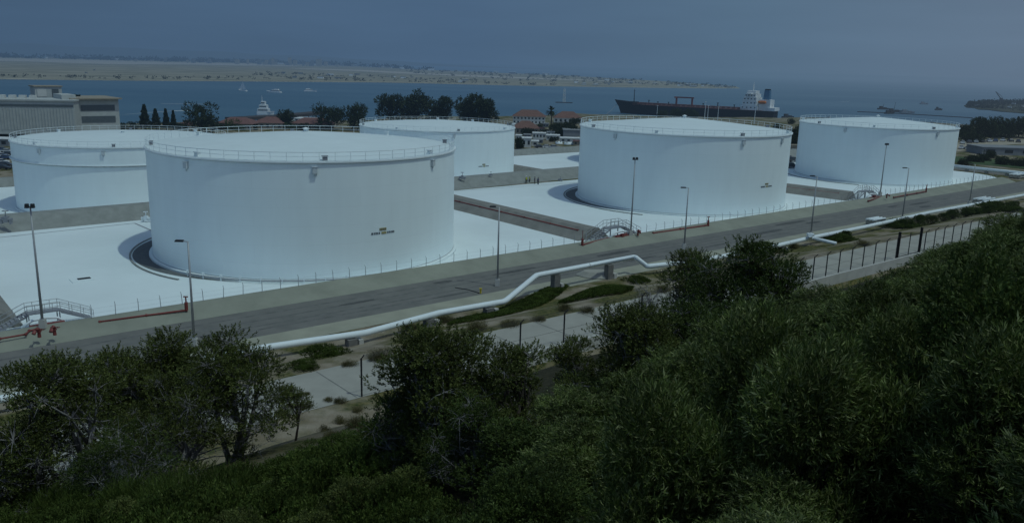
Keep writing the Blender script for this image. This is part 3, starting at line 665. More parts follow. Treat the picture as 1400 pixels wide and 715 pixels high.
LG3=leafmat('olive_leaf',[(.050,.070,.017),(.092,.114,.028),(.155,.170,.052)],.22,.55,.18)
LG4=leafmat('fresh_leaf',[(.036,.062,.012),(.066,.098,.020),(.11,.14,.036)],.28,.6,.12)
LGF=leafmat('distant_foliage',[(.018,.030,.014),(.036,.052,.022),(.060,.072,.032)],.15,.8,.1)
LGB=leafmat('distant_light_foliage',[(.04,.07,.02),(.07,.10,.03),(.10,.13,.04)],.2,.8,.1)
DRY=leafmat('dry_grass',[(.10,.09,.04),(.16,.14,.07),(.07,.08,.03)],.2,.9,.1)
BARK=mat('bark',(.06,.05,.04),.9,.3,4,.5); BARE=mat('bare_grey_wood',(.20,.19,.185),.9,.25,5,.4)
def bush_proto(seed,Rr,Hh,ns,nl,ll,lw,spread,m,upw=.8,stem=True):
    rng=np.random.default_rng(seed)
    t=bpy.data.objects.new('shrub',None); COL.objects.link(t)
    d=rng.normal(size=(ns,3)); d[:,2]=np.abs(d[:,2])*1.0; d=unit(d)
    nl_=11; lob=unit(np.stack([rng.normal(size=nl_),rng.normal(size=nl_),np.abs(rng.normal(size=nl_))+.15],1)); li=rng.integers(0,nl_,ns); lr=rng.uniform(.30,.46,nl_); le=rng.uniform(.52,.74,nl_)
    q=d*(rng.uniform(.45,1.0,ns)**.4)[:,None]
    Oc=lob[li]*le[li][:,None]+q*lr[li][:,None]; Oc[:,2]=np.abs(Oc[:,2])
    fill=rng.random(ns)<.18; Oc[fill]=d[fill]*rng.uniform(.3,.8,fill.sum())[:,None]
    O=Oc*np.array([Rr,Rr,Hh*.9]); O[:,2]+=.02
    A=unit(d*[1,1,.6]+np.array([0,0,upw])+rng.normal(size=(ns,3))*.28)
    Ls=rng.uniform(.6,1.2,ns)*ll*3.6
    V,Fq=shoots(O-A*(Ls*.6)[:,None],A,Ls,nl,ll,lw,spread,rng)
    npmesh('foliage',V,Fq,m,t)
    if stem:
        sm=MB(); rd=random.Random(seed)
        for i in range(26):
            a=rd.uniform(0,2*PI); el=rd.uniform(.25,1.4); q=rd.uniform(.4,.7)
            e=Vector((math.cos(a)*math.cos(el)*Rr*q,math.sin(a)*math.cos(el)*Rr*q,math.sin(el)*Hh*.85*q)); mid=e*.5+Vector((rd.uniform(-.15,.15),rd.uniform(-.15,.15),.1))
            sm.tube([(0,0,-.3),mid,e],[.03,.018,.006],5)
        sm.build('stems',BARK,t,True)
    return t
PROT={}
PROT['willow']=[bush_proto(11+i,1.25,1.9,2700,18,.086,.0150,.8,LG,.45) for i in range(3)]
PROT['dark']=[bush_proto(31+i,1.3,1.9,2200,18,.050,.021,.9,LG2,.4) for i in range(2)]
PROT['olive']=[bush_proto(41+i,1.2,1.5,1100,18,.07,.03,1.0,LG3,.5) for i in range(2)]
PROT['low']=[bush_proto(51+i,1.6,.8,1100,18,.075,.03,.9,LG4,.6) for i in range(2)]
PROT['reed']=[bush_proto(61,1.2,1.0,420,10,.42,.022,.35,LG4,2.5,False)]
PROT['dry']=[bush_proto(71,1.0,.7,420,12,.14,.012,.8,DRY,1.2,True)]
for k in PROT:
    for o in PROT[k]: o['_proto']=1
rnd=random.Random(5)
PW={'willow':1.9,'dark':1.9,'olive':1.5,'low':.8,'reed':1.35,'dry':.75}
def put_bush(kind,x,y,h,label,cat,group,name='shrub',wide=1.0):
    s=h/PW[kind]; p=rnd.choice(PROT[kind])
    o=dup(p,(x,y,T(x,y)-.05),rnd.uniform(0,6.28),(s*wide*rnd.uniform(.9,1.1),s*wide*rnd.uniform(.9,1.1),s),label,group,cat); o.name=name
    if '_proto' in o: del o['_proto']
    return o
ENV=[(0,692),(100,690),(200,668),(330,640),(420,612),(500,592),(560,592),(640,600),(700,570),(760,548),(800,532),(850,512),(900,470),(950,452),(1000,430),(1050,412),(1100,398),(1140,384),(1185,368),(1230,384),(1290,352),(1340,334),(1400,306),(1500,280)]
EX=[e[0] for e in ENV]; EY=[e[1] for e in ENV]
cands=[]
while len(cands)<14000:
    u=rnd.uniform(-60,125); v=-93-3+51*rnd.random()**1.0
    x,y=XY(u,v)
    cands.append((x,y))
cands.sort(key=lambda c:math.hypot(c[0],c[1]))
acc=[]; cnt=0
LABS={'willow':('dense willow leaved shrub of the thicket on the right hand slope','shrubs of the right hand thicket'),
      'dark':('dark small leaved shrub mixed into the right hand thicket','dark shrubs in the thicket'),
      'low':('low green shrub spreading on the slope at the bottom left','low shrubs at the bottom left'),
      'olive':('olive green low shrub on the slope among the left trees','olive shrubs on the slope')}
for (x,y) in cands:
    if y<2.5: continue
    z=T(x,y); a=pj((x,y,z)); dist=math.hypot(x,y)
    if dist<4.2 or not(-220<a[0]<1760): continue
    right=a[0]>600+(715-min(715,a[1]))*.25
    sp=min(6.0,max(1.5,.08*dist+.75)) if right else min(3.0,max(1.0,.05*dist+.4))
    if any((x-q[0])**2+(y-q[1])**2<sp*sp for q in acc): continue
    e=float(np.interp(a[0],EX,EY))+rnd.uniform(-5,9)+(22 if 1075<a[0]<1275 else (-11 if a[0]>1300 else 0))
    hmax=min(5.0,dist*.13+1.7)
    lo=0; hi=hmax
    for _ in range(12):
        md=(lo+hi)/2
        if pj((x,y,z+md))[1]>e: lo=md
        else: hi=md
    h=lo*(1.0 if a[1]-e<150-dist*1.2 and rnd.random()<.8 else .42+.6*sst(-.22,.22,noise.noise(Vector((x*.23,y*.23,7))))) if right else min(lo,1.5)*rnd.uniform(.5,1)
    if h<.35 or pj((x,y,z+h))[1]>745: continue
    px,py=a[0],a[1]
    if not right and 380<px<560 and py<606: continue
    if right: kind='willow' if (rnd.random()<.85 and px>820) or rnd.random()<.55 else 'dark'
    else: kind=rnd.choice(['low','low','olive'])
    acc.append((x,y)); cnt+=1
    R0={'willow':1.25,'dark':1.3,'low':1.6,'olive':1.2}[kind]
    put_bush(kind,x,y,h,LABS[kind][0],'shrub',LABS[kind][1],wide=min(2.2,max(.75,sp*.80/(R0*h/PW[kind]))))
print('bushes',cnt)
# ---- trees with limbs, twigs and leaf clumps
def tree(label,cat,P,Ht,Wd,seed,m,nclump=34,bare=.5,flat=.55,low=.25,leaf=(.07,.034),nsh=105,lean=(0,0),group=None,trunks=3,name='tree'):
    rng=np.random.default_rng(seed); rd=random.Random(seed)
    t=thing(name,label,cat,P,0,group); kk=max(.6,Ht/4.2); leaf=(leaf[0]*kk,leaf[1]*kk)
    C=[]
    for i in range(nclump*3):
        if len(C)>=nclump: break
        a=rd.uniform(0,2*PI); q=rd.random()**.5; z=rd.uniform(low,1)
        rad=Wd/2*(1-.55*max(0,(z-.55)/.45)**1.5)*(0.75+.25*math.sin(3*a+seed))
        c=Vector((math.cos(a)*q*rad+lean[0]*z,math.sin(a)*q*rad+lean[1]*z,Ht*(z*.93)))
        if q<.45 and z<.55: continue
        C.append((c,rd.uniform(.6,1.05)*(Ht*.5+Wd*.5)*.15))
    bases=[Vector((rd.uniform(-.3,.3),rd.uniform(-.3,.3),-.3)) for _ in range(trunks)]
    tips=[Vector((lean[0]*.5+rd.uniform(-1,1)*Wd*.22,lean[1]*.5+rd.uniform(-1,1)*Wd*.22,Ht*rd.uniform(.35,.6))) for _ in range(trunks)]
    tr=MB()
    for b,e in zip(bases,tips):
        md=b.lerp(e,.5)+Vector((rd.uniform(-.2,.2),rd.uniform(-.2,.2),0)); tr.tube([b,md,e],[Ht*.024,Ht*.018,Ht*.012],7)
    for c,r in C:
        k=min(range(trunks),key=lambda i:(tips[i]-c).length); s=bases[k].lerp(tips[k],rd.uniform(.5,1))
        if c.z<s.z: s=bases[k].lerp(tips[k],rd.uniform(.25,.6))
        md=s.lerp(c,.5)+Vector((rd.uniform(-.25,.25),rd.uniform(-.25,.25),rd.uniform(-.1,.3)))
        tr.tube([s,md,c],[Ht*.009,Ht*.006,Ht*.003],5)
    tr.build('trunk',BARE if bare>.4 else BARK,t,True)
    tw=MB(); VV=[];FF=[];o=0
    for c,r in C:
        n=nsh; d=rng.normal(size=(n,3)); d[:,2]=d[:,2]*.8+.25; d=unit(d)
        O=np.array(c)+d*(r*rng.uniform(.35,1.05,n))[:,None]*np.array([1.25,1.25,flat+.15])
        A=unit(d+np.array([0,0,.7])+rng.normal(size=(n,3))*.3); 
        V,Fq=shoots(O,A,rng.uniform(.6,1.2,n)*leaf[0]*3,13,leaf[0],leaf[1],.9,rng); VV.append(V); FF.append(Fq+o); o+=len(V)
        for j in range(int(10*bare)+3):
            e=c+Vector(d[j%n]*r*1.05); e.z=c.z+(e.z-c.z)*(flat+.2); tw.tube([c,c.lerp(e,.5)+Vector((0,0,.05)),e],[Ht*.0032,Ht*.002,Ht*.001],4,False)
    # bare dead inner twigs
    for j in range(int(170*bare)):
        c,r=rd.choice(C); q=Vector((c.x*.8,c.y*.8,c.z*rd.uniform(.45,.9))); e=q+Vector((rd.uniform(-1,1),rd.uniform(-1,1),rd.uniform(-.3,.7)))*Ht*.13
        md=q.lerp(e,.5)+Vector((rd.uniform(-1,1),rd.uniform(-1,1),rd.uniform(-1,1)))*.06
        tw.tube([q,md,e],[Ht*.0028,Ht*.0018,Ht*.001],4,False)
        for w_ in range(2):
            f=md+Vector((rd.uniform(-1,1),rd.uniform(-1,1),rd.uniform(-.3,.6)))*Ht*.06; tw.tube([md,f],[Ht*.0016,Ht*.0007],3,False)
    tw.build('twigs',BARE,t)
    npmesh('crown',np.concatenate(VV),np.concatenate(FF),m,t)
    return t
def tree_at(px,pt,pb,Wpx,label,cat,seed,m,**k):
    """crown top at photo row pt, foot at row pb; Wpx is the crown width in the photo"""
    P=hit(px,pb,0); lo,hi=.5,14
    for _ in range(25):
        md=(lo+hi)/2
        if pj((P.x,P.y,P.z+md))[1]>pt: lo=md
        else: hi=md
    d=pj((P.x,P.y,P.z+md/2))[2]
    print('tree',label[:30],[round(c,1) for c in P],'d',round(d,1),'H',round(md,1),'w',round(Wpx/F*d,1))
    return tree(label,cat,(P.x,P.y,T(P.x,P.y)),md,Wpx/F*d*1.14,seed,m,**k)
tree_at(88,495,690,200,'large dark leafy tree at the left edge of the slope','tree',101,LG3,nclump=42,bare=.9,low=.05)
tree_at(190,478,655,150,'dark green tree with grey twigs, its crown crossing the asphalt road','tree',102,LG3,nclump=30,bare=1.1,low=.3)
tree_at(228,455,640,140,'tallest tree of the left group, at the foot of the second lamp post','tree',118,LG3,nclump=30,bare=.9,low=.35)
tree_at(320,462,628,170,'half bare tree with many pale grey branches left of the small round tree','tree',103,LG3,nclump=32,bare=1.3,low=.3,trunks=5)
tree_at(255,520,650,150,'low spreading grey twigged tree between the left trees','tree',119,LG3,nclump=36,bare=1.2,low=.05)
tree_at(396,528,604,72,'small round topped tree at the right end of the left group','tree',104,LG3,nclump=16,bare=.4,low=.5,trunks=1)
tree_at(45,590,700,150,'bushy dark tree with fallen grey branches at the lower left','tree',105,LG2,nclump=24,bare=1.2,low=.05)
tree_at(165,585,690,150,'dark bushy tree below the left group, rooted near the reeds','tree',106,LG2,nclump=34,bare=.7,low=.05)
tree_at(600,452,655,150,'dark tree whose top covers the service road, left of the fence posts','tree',107,LG3,nclump=50,bare=.5,low=.1)
tree_at(690,472,640,130,'tree in front of the retaining wall, next to the dark centre tree','tree',108,LG3,nclump=40,bare=.4,low=.1)
tree_at(560,525,660,130,'dark small leaved tree with a pale forked trunk in the lower centre','tree',109,LG2,nclump=36,bare=1.0,low=.1)
tree_at(650,550,670,130,'greyish half dead tree in the lower centre','tree',110,LG2,nclump=34,bare=1.3,low=.1)
tree_at(860,420,590,150,'broad olive green tree in front of the green mound','tree',111,LG3,nclump=50,bare=.7,low=.05)
tree_at(790,465,590,100,'grey twigged bush left of the broad olive green tree','tree',117,LG3,nclump=26,bare=1.4,low=.1)
tree_at(948,345,470,90,'greyish sparse tree below the fifth lamp post','tree',112,LG3,nclump=26,bare=1.6,low=.3)
tree_at(1022,330,480,160,'dense dark green tree in front of the pale retaining wall','tree',113,LG2,nclump=56,bare=.4,low=.15)
tree_at(930,415,560,150,'very dark tree filling the gap below the greyish sparse tree','tree',114,LG2,nclump=50,bare=.3,low=.0)
tree_at(1000,415,560,150,'dark green tree at the upper edge of the right hand thicket','tree',115,LG2,nclump=46,bare=.3,low=.0)
tree_at(885,388,465,90,'leafless reddish grey bush at the end of the green mound','bush',116,LG3,nclump=14,bare=2.0,low=.1,nsh=5)
# reeds at the bottom left
for i in range(11):
    px=30+i*26; P=hit(px,700+rnd.uniform(-5,12),0); put_bush('reed',P.x,P.y,rnd.uniform(.9,1.3),'upright bright green reed clump at the bottom left corner','plant','reed clumps at the bottom left','reed_clump')
# dry grass tufts round the sandy clearing
for i in range(26):
    px=rnd.uniform(385,600); py=rnd.uniform(540,606); P=hit(px,py,0); put_bush('dry',P.x,P.y,rnd.uniform(.3,.6),'dry grass tuft on the sandy clearing left of the dark centre tree','grass tuft','dry tufts on the clearing','grass_tuft')
# shrubs on the verge by the pipeline
VS=[(445,487,1.0,'low'),(523,490,.9,'dry'),(415,503,.6,'low'),(610,442,.8,'dry'),(560,452,.7,'dry'),(655,452,.9,'dry'),(700,447,.7,'dry'),(770,425,.7,'dry'),(800,428,.7,'dry'),(870,386,.9,'low'),(905,400,.8,'dry'),
    (1047,342,1.2,'low'),(1155,328,1.9,'dark'),(1145,330,1.4,'low'),(1238,312,2.3,'dark'),(1256,309,2.6,'dark'),(1272,307,2.2,'dark'),(1290,303,2.0,'dark'),(1302,300,2.4,'dark'),(1228,311,1.6,'low'),(1320,297,1.8,'dark'),(1335,293,1.5,'low'),(1352,292,2.2,'dark'),(1368,289,1.8,'low'),(1385,287,2.0,'dark'),(1060,345,.8,'dry'),(1085,340,.8,'dry'),(1180,335,.8,'dry'),(1030,348,.9,'dry'),(480,500,.5,'dry'),(735,440,.6,'dry')]
for i,(px,py,h,k) in enumerate(VS):
    P=hit(px,py,0); put_bush(k,P.x,P.y,h,{'low':'low green shrub on the dirt verge beside the white pipeline','dark':'dark green shrub in the row between pipeline and security fence','dry':'dry brown tuft on the dirt verge beside the service road'}[k],'shrub',{'low':'green shrubs on the verge','dark':'dark shrubs by the fence','dry':'dry tufts on the verge'}[k],wide=1.3 if k!='dark' else 1.05)
for k in PROT:
    for o in PROT[k]:
        for c in list(o.children): bpy.data.objects.remove(c)
        bpy.data.objects.remove(o)
# ---- green mounds of ground cover
def inpoly(x,y,P):
    c=False; j=len(P)-1
    for i in range(len(P)):
        if (P[i][1]>y)!=(P[j][1]>y) and x<(P[j][0]-P[i][0])*(y-P[i][1])/(P[j][1]-P[i][1])+P[i][0]: c=not c
        j=i
    return c
def cover(name,label,pix,z,hm,n,m,seed,ll=.16,lw=.06):
    rng=np.random.default_rng(seed); poly=[G(x,y,z) for x,y in pix]; poly=[(p.x,p.y) for p in poly]
    xs=[p[0] for p in poly]; ys=[p[1] for p in poly]; cx=sum(xs)/len(xs); cy=sum(ys)/len(ys)
    O=[]
    while len(O)<n:
        x=rng.uniform(min(xs),max(xs)); y=rng.uniform(min(ys),max(ys))
        if not inpoly(x,y,poly): continue
        # distance to the edge fades the mound
        dd=min(math.hypot(x-(a[0]+(b[0]-a[0])*s),y-(a[1]+(b[1]-a[1])*s)) for a,b in zip(poly,poly[1:]+poly[:1]) for s in (0,.33,.66))
        O.append((x,y,T(x,y)+hm*min(1,dd/3.0)**.7*1.0))
    O=np.array(O); A=unit(rng.normal(size=(n,3))*.4+np.array([0,0,1])); V,Fq=shoots(O-A*.1,A,np.full(n,ll*1.6),6,ll,lw,.8,rng)
    o=npmesh(name,V,Fq,m); tag(o,label,'ground cover',kind='stuff'); return poly
pA=[(762,413),(775,403),(790,396),(815,392),(845,395),(866,403),(862,413),(850,420),(820,419),(790,418)]
pB=[(610,440),(660,436),(700,430),(740,414),(765,398),(778,386),(765,382),(742,391),(715,404),(690,415),(655,424),(622,431)]
cover('ground_cover','dense green ground cover on the low mound by the service road',pA,1.2,1.1,9000,LG4,1)
cover('ground_cover','long green strip of ground cover under the raised part of the pipeline',pB,.6,.4,9000,LG4,2)
pC=[(385,586),(430,555),(500,536),(520,548),(540,580),(500,600),(440,604)]
# ------------------------------------------------------------------ PEOPLE
SKIN=mat('skin',(.30,.18,.12),.6,.05,5); HIVIS=mat('high_visibility_vest',(.42,.50,.04),.7,.08,5); TROU=mat('dark_trousers',(.03,.035,.05),.9,.1,5); SHIRT=mat('blue_shirt',(.06,.08,.14),.9,.1,5)
HAIR=mat('dark_hair',(.02,.015,.012),.9,.1,5); HELM=mat('white_helmet',(.7,.7,.68),.4,.03,5)
def person(label,P,rz,vest,seed,stride=.15,arm=.2):
    me=bpy.data.meshes.new('body'); rd=random.Random(seed)
    J=[(0,0,.95,.13),(0,0,1.2,.135),(0,0,1.42,.10),(0,0,1.52,.055),(0,.01,1.64,.095),(0,.0,1.74,.07),
       (-.10,0,.90,.095),(-.12,stride*.5,.50,.065),(-.12,stride*.2,.08,.045),(-.12,stride*.2+.16,.04,.035),
       (.10,0,.90,.095),(.12,-stride*.3,.50,.065),(.12,-stride*.8,.08,.045),(.12,-stride*.8+.16,.04,.035),
       (-.19,0,1.40,.062),(-.25,-.02,1.14,.045),(-.24,arm,.93,.035),(-.23,arm+.06,.86,.03),
       (.19,0,1.40,.062),(.25,-.02,1.14,.045),(.24,arm*.5,.92,.035),(.23,arm*.5+.06,.85,.03)]
    Ed=[(0,1),(1,2),(2,3),(3,4),(4,5),(0,6),(6,7),(7,8),(8,9),(0,10),(10,11),(11,12),(12,13),(2,14),(14,15),(15,16),(16,17),(2,18),(18,19),(19,20),(20,21)]
    me.from_pydata([j[:3] for j in J],Ed,[]); me.materials.append(SKIN)
    o=bpy.data.objects.new('person',me); COL.objects.link(o); o.location=P; o.rotation_euler[2]=rz
    md=o.modifiers.new('skin','SKIN'); 
    for i,j in enumerate(J): me.skin_vertices[0].data[i].radius=(j[3],j[3])
    me.skin_vertices[0].data[0].use_root=True
    sb=o.modifiers.new('sub','SUBSURF'); sb.levels=1; sb.render_levels=2
    tag(o,label,'person')
    cl=lambda nm,m,prof,n=14:MB().ring(prof,n).build(nm,m,o,True)
    v=cl('vest' if vest else 'shirt',HIVIS if vest else SHIRT,[(.17,.93),(.185,1.1),(.20,1.3),(.18,1.42),(.09,1.5)]); v.scale=(1.1,.78,1)
    tz=MB()
    for s,a,b in ((-.11,stride*.5,stride*.2),(.11,-stride*.3,-stride*.8)): tz.tube([(s*.9,0,.98),(s*1.1,a,.5),(s*1.1,b,.12)],[.125,.092,.08],10)
    tz.build('trousers',TROU,o,True)
    if vest: MB().ring([(.125,1.70),(.115,1.76),(.07,1.83),(.01,1.85)],12).build('helmet',HELM,o,True)
    else: MB().ring([(.105,1.66),(.112,1.72),(.08,1.79),(.01,1.815)],12).build('hair',HAIR,o,True)
    return o
person('person in yellow vest standing leftmost in the group by the berm',G(719.5,251),.4,True,1)
person('person in yellow vest with white helmet, second in the group by the berm',G(724,250),-1.2,True,2,.05)
person('person in dark clothes, third in the group by the berm',G(731,252),2.0,False,3,.2)
person('person in dark clothes a little apart at the right of the group',G(735.5,252.5),2.8,False,4,.25)
# valve stand near tanks
def valve(label,P,s=1.0,m=GREY):
    t=thing('valve_stand',label,'valve',P); t.scale=(s,s,s)
    MB().tube([(-.8,0,.6),(.8,0,.6)],.22,10).box((0,0,.6),(.6,.6,.8)).build('valve_body',m,t); MB().tube([(0,0,1),(0,0,1.7)],.07,6).ring([(.4,1.68),(.4,1.74),(.3,1.74),(.3,1.68)],12,close=True).build('hand_wheel',m,t)
    MB().box((-.6,0,.25),(.25,.4,.5)).box((.6,0,.25),(.25,.4,.5)).build('legs',m,t)
valve('white and dark valve standing behind the left edge of the nearest tank',G(200,303,.1),1.0,WHITE)
valve('dark valve beside the leftmost lamp on the left berm',G(9,306,1.5),1.2)
valve('grey valve assembly at the foot of the rear tank',G(632,246,1.8),1.0)
valve('small dark valve on the berm crest below the rear tank',G(671,241,2.0),.6)
valve('grey valve group in the yard left of the tank right of centre',G(766,248,.1),.7)
# ------------------------------------------------------------------ BACKGROUND LAND
def bld(name,label,P,w,d,h,rz,wallm,roofm,roof='flat',wins=0,floors=1,group=None,zb=None,winm=GLASS,rh=None):
    z=P[2] if zb is None else zb
    t=thing(name,label,'building',(P[0],P[1],z),rz,group)
    MB().box((0,0,h/2-.5),(w,d,h+1)).build('walls',wallm,t)
    if roof=='flat': MB().box((0,0,h+.15),(w+.5,d+.5,.3)).build('roof',roofm,t)
    else:
        r=rh or d*.22; e=.5; a,b=w/2+e,d/2+e; hip=b*.8
        MB().add([(-a,-b,h),(a,-b,h),(a,b,h),(-a,b,h),(-a+hip,0,h+r),(a-hip,0,h+r)],[(0,1,5,4),(1,2,5),(2,3,4,5),(3,0,4),(3,2,1,0)]).build('roof',roofm,t)
    if wins:
        fh=h/floors
        for f in range(floors):
            for i in range(wins):
                x=-w/2+(i+.5)*w/wins; MB().box((x,-d/2-.03,fh*(f+.55)),(w/wins*.45,.08,fh*.45)).build('window',winm,t)
    return t
CREAM=mat('cream_wall',(.44,.46,.44),.9,.08,.4); PALE=mat('pale_wall',(.60,.60,.56),.9,.06,.4); TERRA=mat('terracotta_roof',(.165,.09,.07),.9,.2,1.2); TAN=mat('tan_wall',(.30,.26,.20),.9,.1,.5)
RBR=mat('red_brown_roof',(.165,.085,.075),.9,.2,1); GRR=mat('grey_roof',(.22,.23,.24),.9,.12,.5); WROOF=mat('white_roof',(.62,.63,.62),.8,.08,.6); DKW=mat('dark_window_band',(.10,.12,.13),.4,.1,1)
def at(px,py,z): return G(px,py,z)
def ath(px,py):
    P=hit(px,py,0,1500); return Vector((P.x,P.y,T(P.x,P.y)))
# big building far left: long ribbed hall plus stepped office block
P=at(-10,178,-6); Pb=at(108,178,-6); rz=math.atan2(Pb.y-P.y,Pb.x-P.x)
A=at(-160,176,-6); B=at(104,178,-6); Ln=(B-A).length; c=(A+B)/2; rz=math.atan2(B.y-A.y,B.x-A.x); sc=(B-CAM).length/F
t=thing('ribbed_hall','long cream ribbed hall at the left edge, below the water','building',(c.x,c.y,-6),rz)
hh=36*sc*.78+2
MB().box((0,9,hh/2-1),(Ln,18,hh+2)).build('walls',CREAM,t)
MB().box((0,9,hh+.35),(Ln+1,19,.7)).build('roof',CREAM,t)
MB().box((0,-.1,hh-1.9),(Ln-.4,.3,1.0)).build('clerestory',DKW,t)
rb=MB(); 
for i in range(60): rb.box((-Ln/2+(i+.5)*Ln/60,-.12,(hh-3)/2),(.35,.28,hh-3))
rb.build('ribs',CREAM,t)
hv=MB()
for i in range(5): hv.box((Ln/2-18-i*4.2,6,hh+1.5),(2.6,2.6,1.6))
hv.build('roof_units',PALE,t)
A=at(101,176,-6); B=at(164,174,-6); Ln=(B-A).length; c=(A+B)/2; rz=math.atan2(B.y-A.y,B.x-A.x)-.06
t=thing('office_block','cream office block with dark window bands beside the long hall','building',(c.x,c.y,-6),rz)
sc=(c-CAM).length/F; h1=34*sc
MB().box((0,12,h1/2-1),(Ln,24,h1+2)).build('walls',CREAM,t)
MB().box((0,11,h1+.3),(Ln+2,27,.6)).build('roof',TAN,t)
MB().box((1,-.08,h1*.70),(Ln*.72,.3,h1*.2)).build('window_band',DKW,t); MB().box((1,-.08,h1*.30),(Ln*.72,.3,h1*.22)).build('window_band',DKW,t)
MB().box((-Ln/2-1,6,h1*.58),(6,14,h1*1.16)).build('stair_tower',CREAM,t)
A=at(62,150,-6); t2=at(84,176,-6); t=thing('stair_tower_block','narrow stepped tower with pale glazing rising behind the long hall','building',(at(84,172,-6).x,at(84,172,-6).y,-6),rz)
MB().box((0,22,8.5),(12,9,18)).build('walls',CREAM,t); MB().box((-3,17.4,14.6),(4,.3,3.6)).build('window',PALE,t); MB().box((3,17.4,14.6),(3,.3,4)).build('window',DKW,t); MB().box((0,22,17.8),(13,10,.5)).build('roof',TAN,t)
# distant trees, several kinds
def far_tree(name,label,px,py_top,py_base,wpx,z,kind,seed,m=LGF,group='trees beyond the tanks'):
    P=ath(px,py_base); d=pj(P)[2]; Ht=(py_base-py_top)/F*d*1.0; W=wpx/F*d
    rng=np.random.default_rng(seed); t=thing(name,label,'tree',P,0,group)
    n=900 if kind!='cone' else 700
    if kind=='cone':
        z_=rng.uniform(.06,1,n)**1.1; a=rng.uniform(0,2*PI,n); r=(W/2)*(1-z_*.88)*rng.uniform(.55,1.08,n)*(1+.15*np.sin(z_*28)); O=np.stack([r*np.cos(a),r*np.sin(a),z_*Ht],1); A=unit(O*[1,1,0]+[0,0,.35*Ht])
    elif kind=='palm':
        n=0
    else:
        k=16; C=np.stack([rng.uniform(-.36,.36,k)*W,rng.uniform(-.36,.36,k)*W,rng.uniform(.22,.80,k)*Ht],1); cr=rng.uniform(.14,.24,k)*min(W,Ht*1.6)
        i=rng.integers(0,k,n); d_=unit(rng.normal(size=(n,3))); O=C[i]+d_*(cr[i]*rng.uniform(.6,1.1,n))[:,None]*[1,1,.8]; A=unit(d_+[0,0,.5])
        if kind=='bush': O[:,2]=O[:,2]*.95-.18*Ht; O[:,2]=np.maximum(O[:,2],.05)
    tr=MB()
    if kind=='palm':
        tr.tube([(0,0,0),(.15,0,Ht*.5),(0,0,Ht*.86)],[.35,.28,.22],8); V=[];Fq=[];fm=MB()
        for q in range(46):
            a=rng.uniform(0,2*PI); el=rng.uniform(-.7,1.3); Lf=W*.5
            p0=Vector((0,0,Ht*.86)); dd=Vector((math.cos(a)*math.cos(el),math.sin(a)*math.cos(el),math.sin(el)))
            p1=p0+dd*Lf*.6; p2=p0+dd*Lf+Vector((0,0,-Lf*.25)); s=Vector((-math.sin(a),math.cos(a),0))*.45
            fm.add([p0-s*.2,p0+s*.2,p1+s,p1-s,p2],[(0,1,2,3),(3,2,4)])
        fm.build('crown',m,t)
    else:
        ll=max(W,Ht)*.055
        V,Fq=shoots(O,A,np.full(n,ll*1.8),7,ll,ll*.5,.9,rng); npmesh('crown',V,Fq,m,t)
        tr.tube([(0,0,-.5),(0,0,Ht*.55)],[Ht*.03,Ht*.012],7)
        if kind!='cone':
            for q in range(6): tr.tube([(0,0,Ht*.2),tuple(C[q%len(C)])],[Ht*.015,Ht*.005],5)
    tr.build('trunk',BARK,t); return t
far_tree('conifer','left one of the conifers in front of the long hall',66,145,182,22,-6,'cone',1)
far_tree('conifer','middle conifer in front of the hall tower',86,138,182,22,-6,'cone',2)
far_tree('conifer','broadest conifer beside the office block',111,136,182,26,-6,'cone',3)
far_tree('bushy_tree','low dark shrubby tree at the right foot of the office block',181,163,178,14,-7,'bush',4)
far_tree('conifer','tallest pointed tree of the row right of the office block',199,147,178,15,-7,'cone',5)
far_tree('conifer','second pointed tree of the row right of the office block',214,152,178,14,-7,'cone',6)
far_tree('conifer','third pointed tree of the row, slim',228,152,178,10,-7,'cone',7)
far_tree('conifer','smallest pointed tree at the right end of the row',238,154,178,8,-7,'cone',8)
far_tree('round_tree','big round dark tree beside the parking area, left of the pier',273,142,182,42,-7,'round',9)
far_tree('round_tree','small dark round tree in front of the pier ship',388,148,176,24,-7,'round',10)
far_tree('shrub_tree','bright green bush left of the pier ship',322,162,178,26,-7,'bush',11,LGB)
far_tree('shrub_tree','bright green low bush below the small dark round tree',394,167,177,22,-7,'bush',12,LGB)
far_tree('round_tree','green tree left of the pair behind the nearest tank roof',450,143,178,36,-7,'round',13)
far_tree('round_tree','green tree right of the pair behind the nearest tank roof',484,144,178,38,-7,'round',14)
far_tree('shrub_tree','bright green bush at the foot of the green pair',438,160,177,22,-7,'bush',15,LGB)
far_tree('eucalyptus','leftmost eucalyptus with an overhanging top behind the rear tank',534,129,172,32,-8,'round',16)
far_tree('eucalyptus','tallest eucalyptus in the clump behind the rear tank',570,121,172,46,-8,'round',17)
far_tree('eucalyptus','eucalyptus at the right end of the clump behind the rear tank',602,128,172,28,-8,'round',18)
far_tree('round_tree','dark spreading tree standing apart right of the eucalyptus clump',640,126,174,38,-8,'round',19)
far_tree('round_tree','dark tree closest to the red roofed buildings',665,129,174,26,-8,'round',20)
far_tree('palm_tree','palm tree between the two red roofed buildings',753,148,178,20,-8,'palm',21)
far_tree('bushy_tree','dark tree clump below the palm tree',762,163,184,20,-7,'bush',22)
far_tree('bushy_tree','dark tree clump right of the palm tree',778,165,182,26,-7,'bush',23)
far_tree('bushy_tree','small palm like bush by the white shed, at the rear tank edge',709,182,204,12,-5,'bush',24)
far_tree('bushy_tree','dark tree between the two right tanks',1084,170,208,20,-6,'round',25)
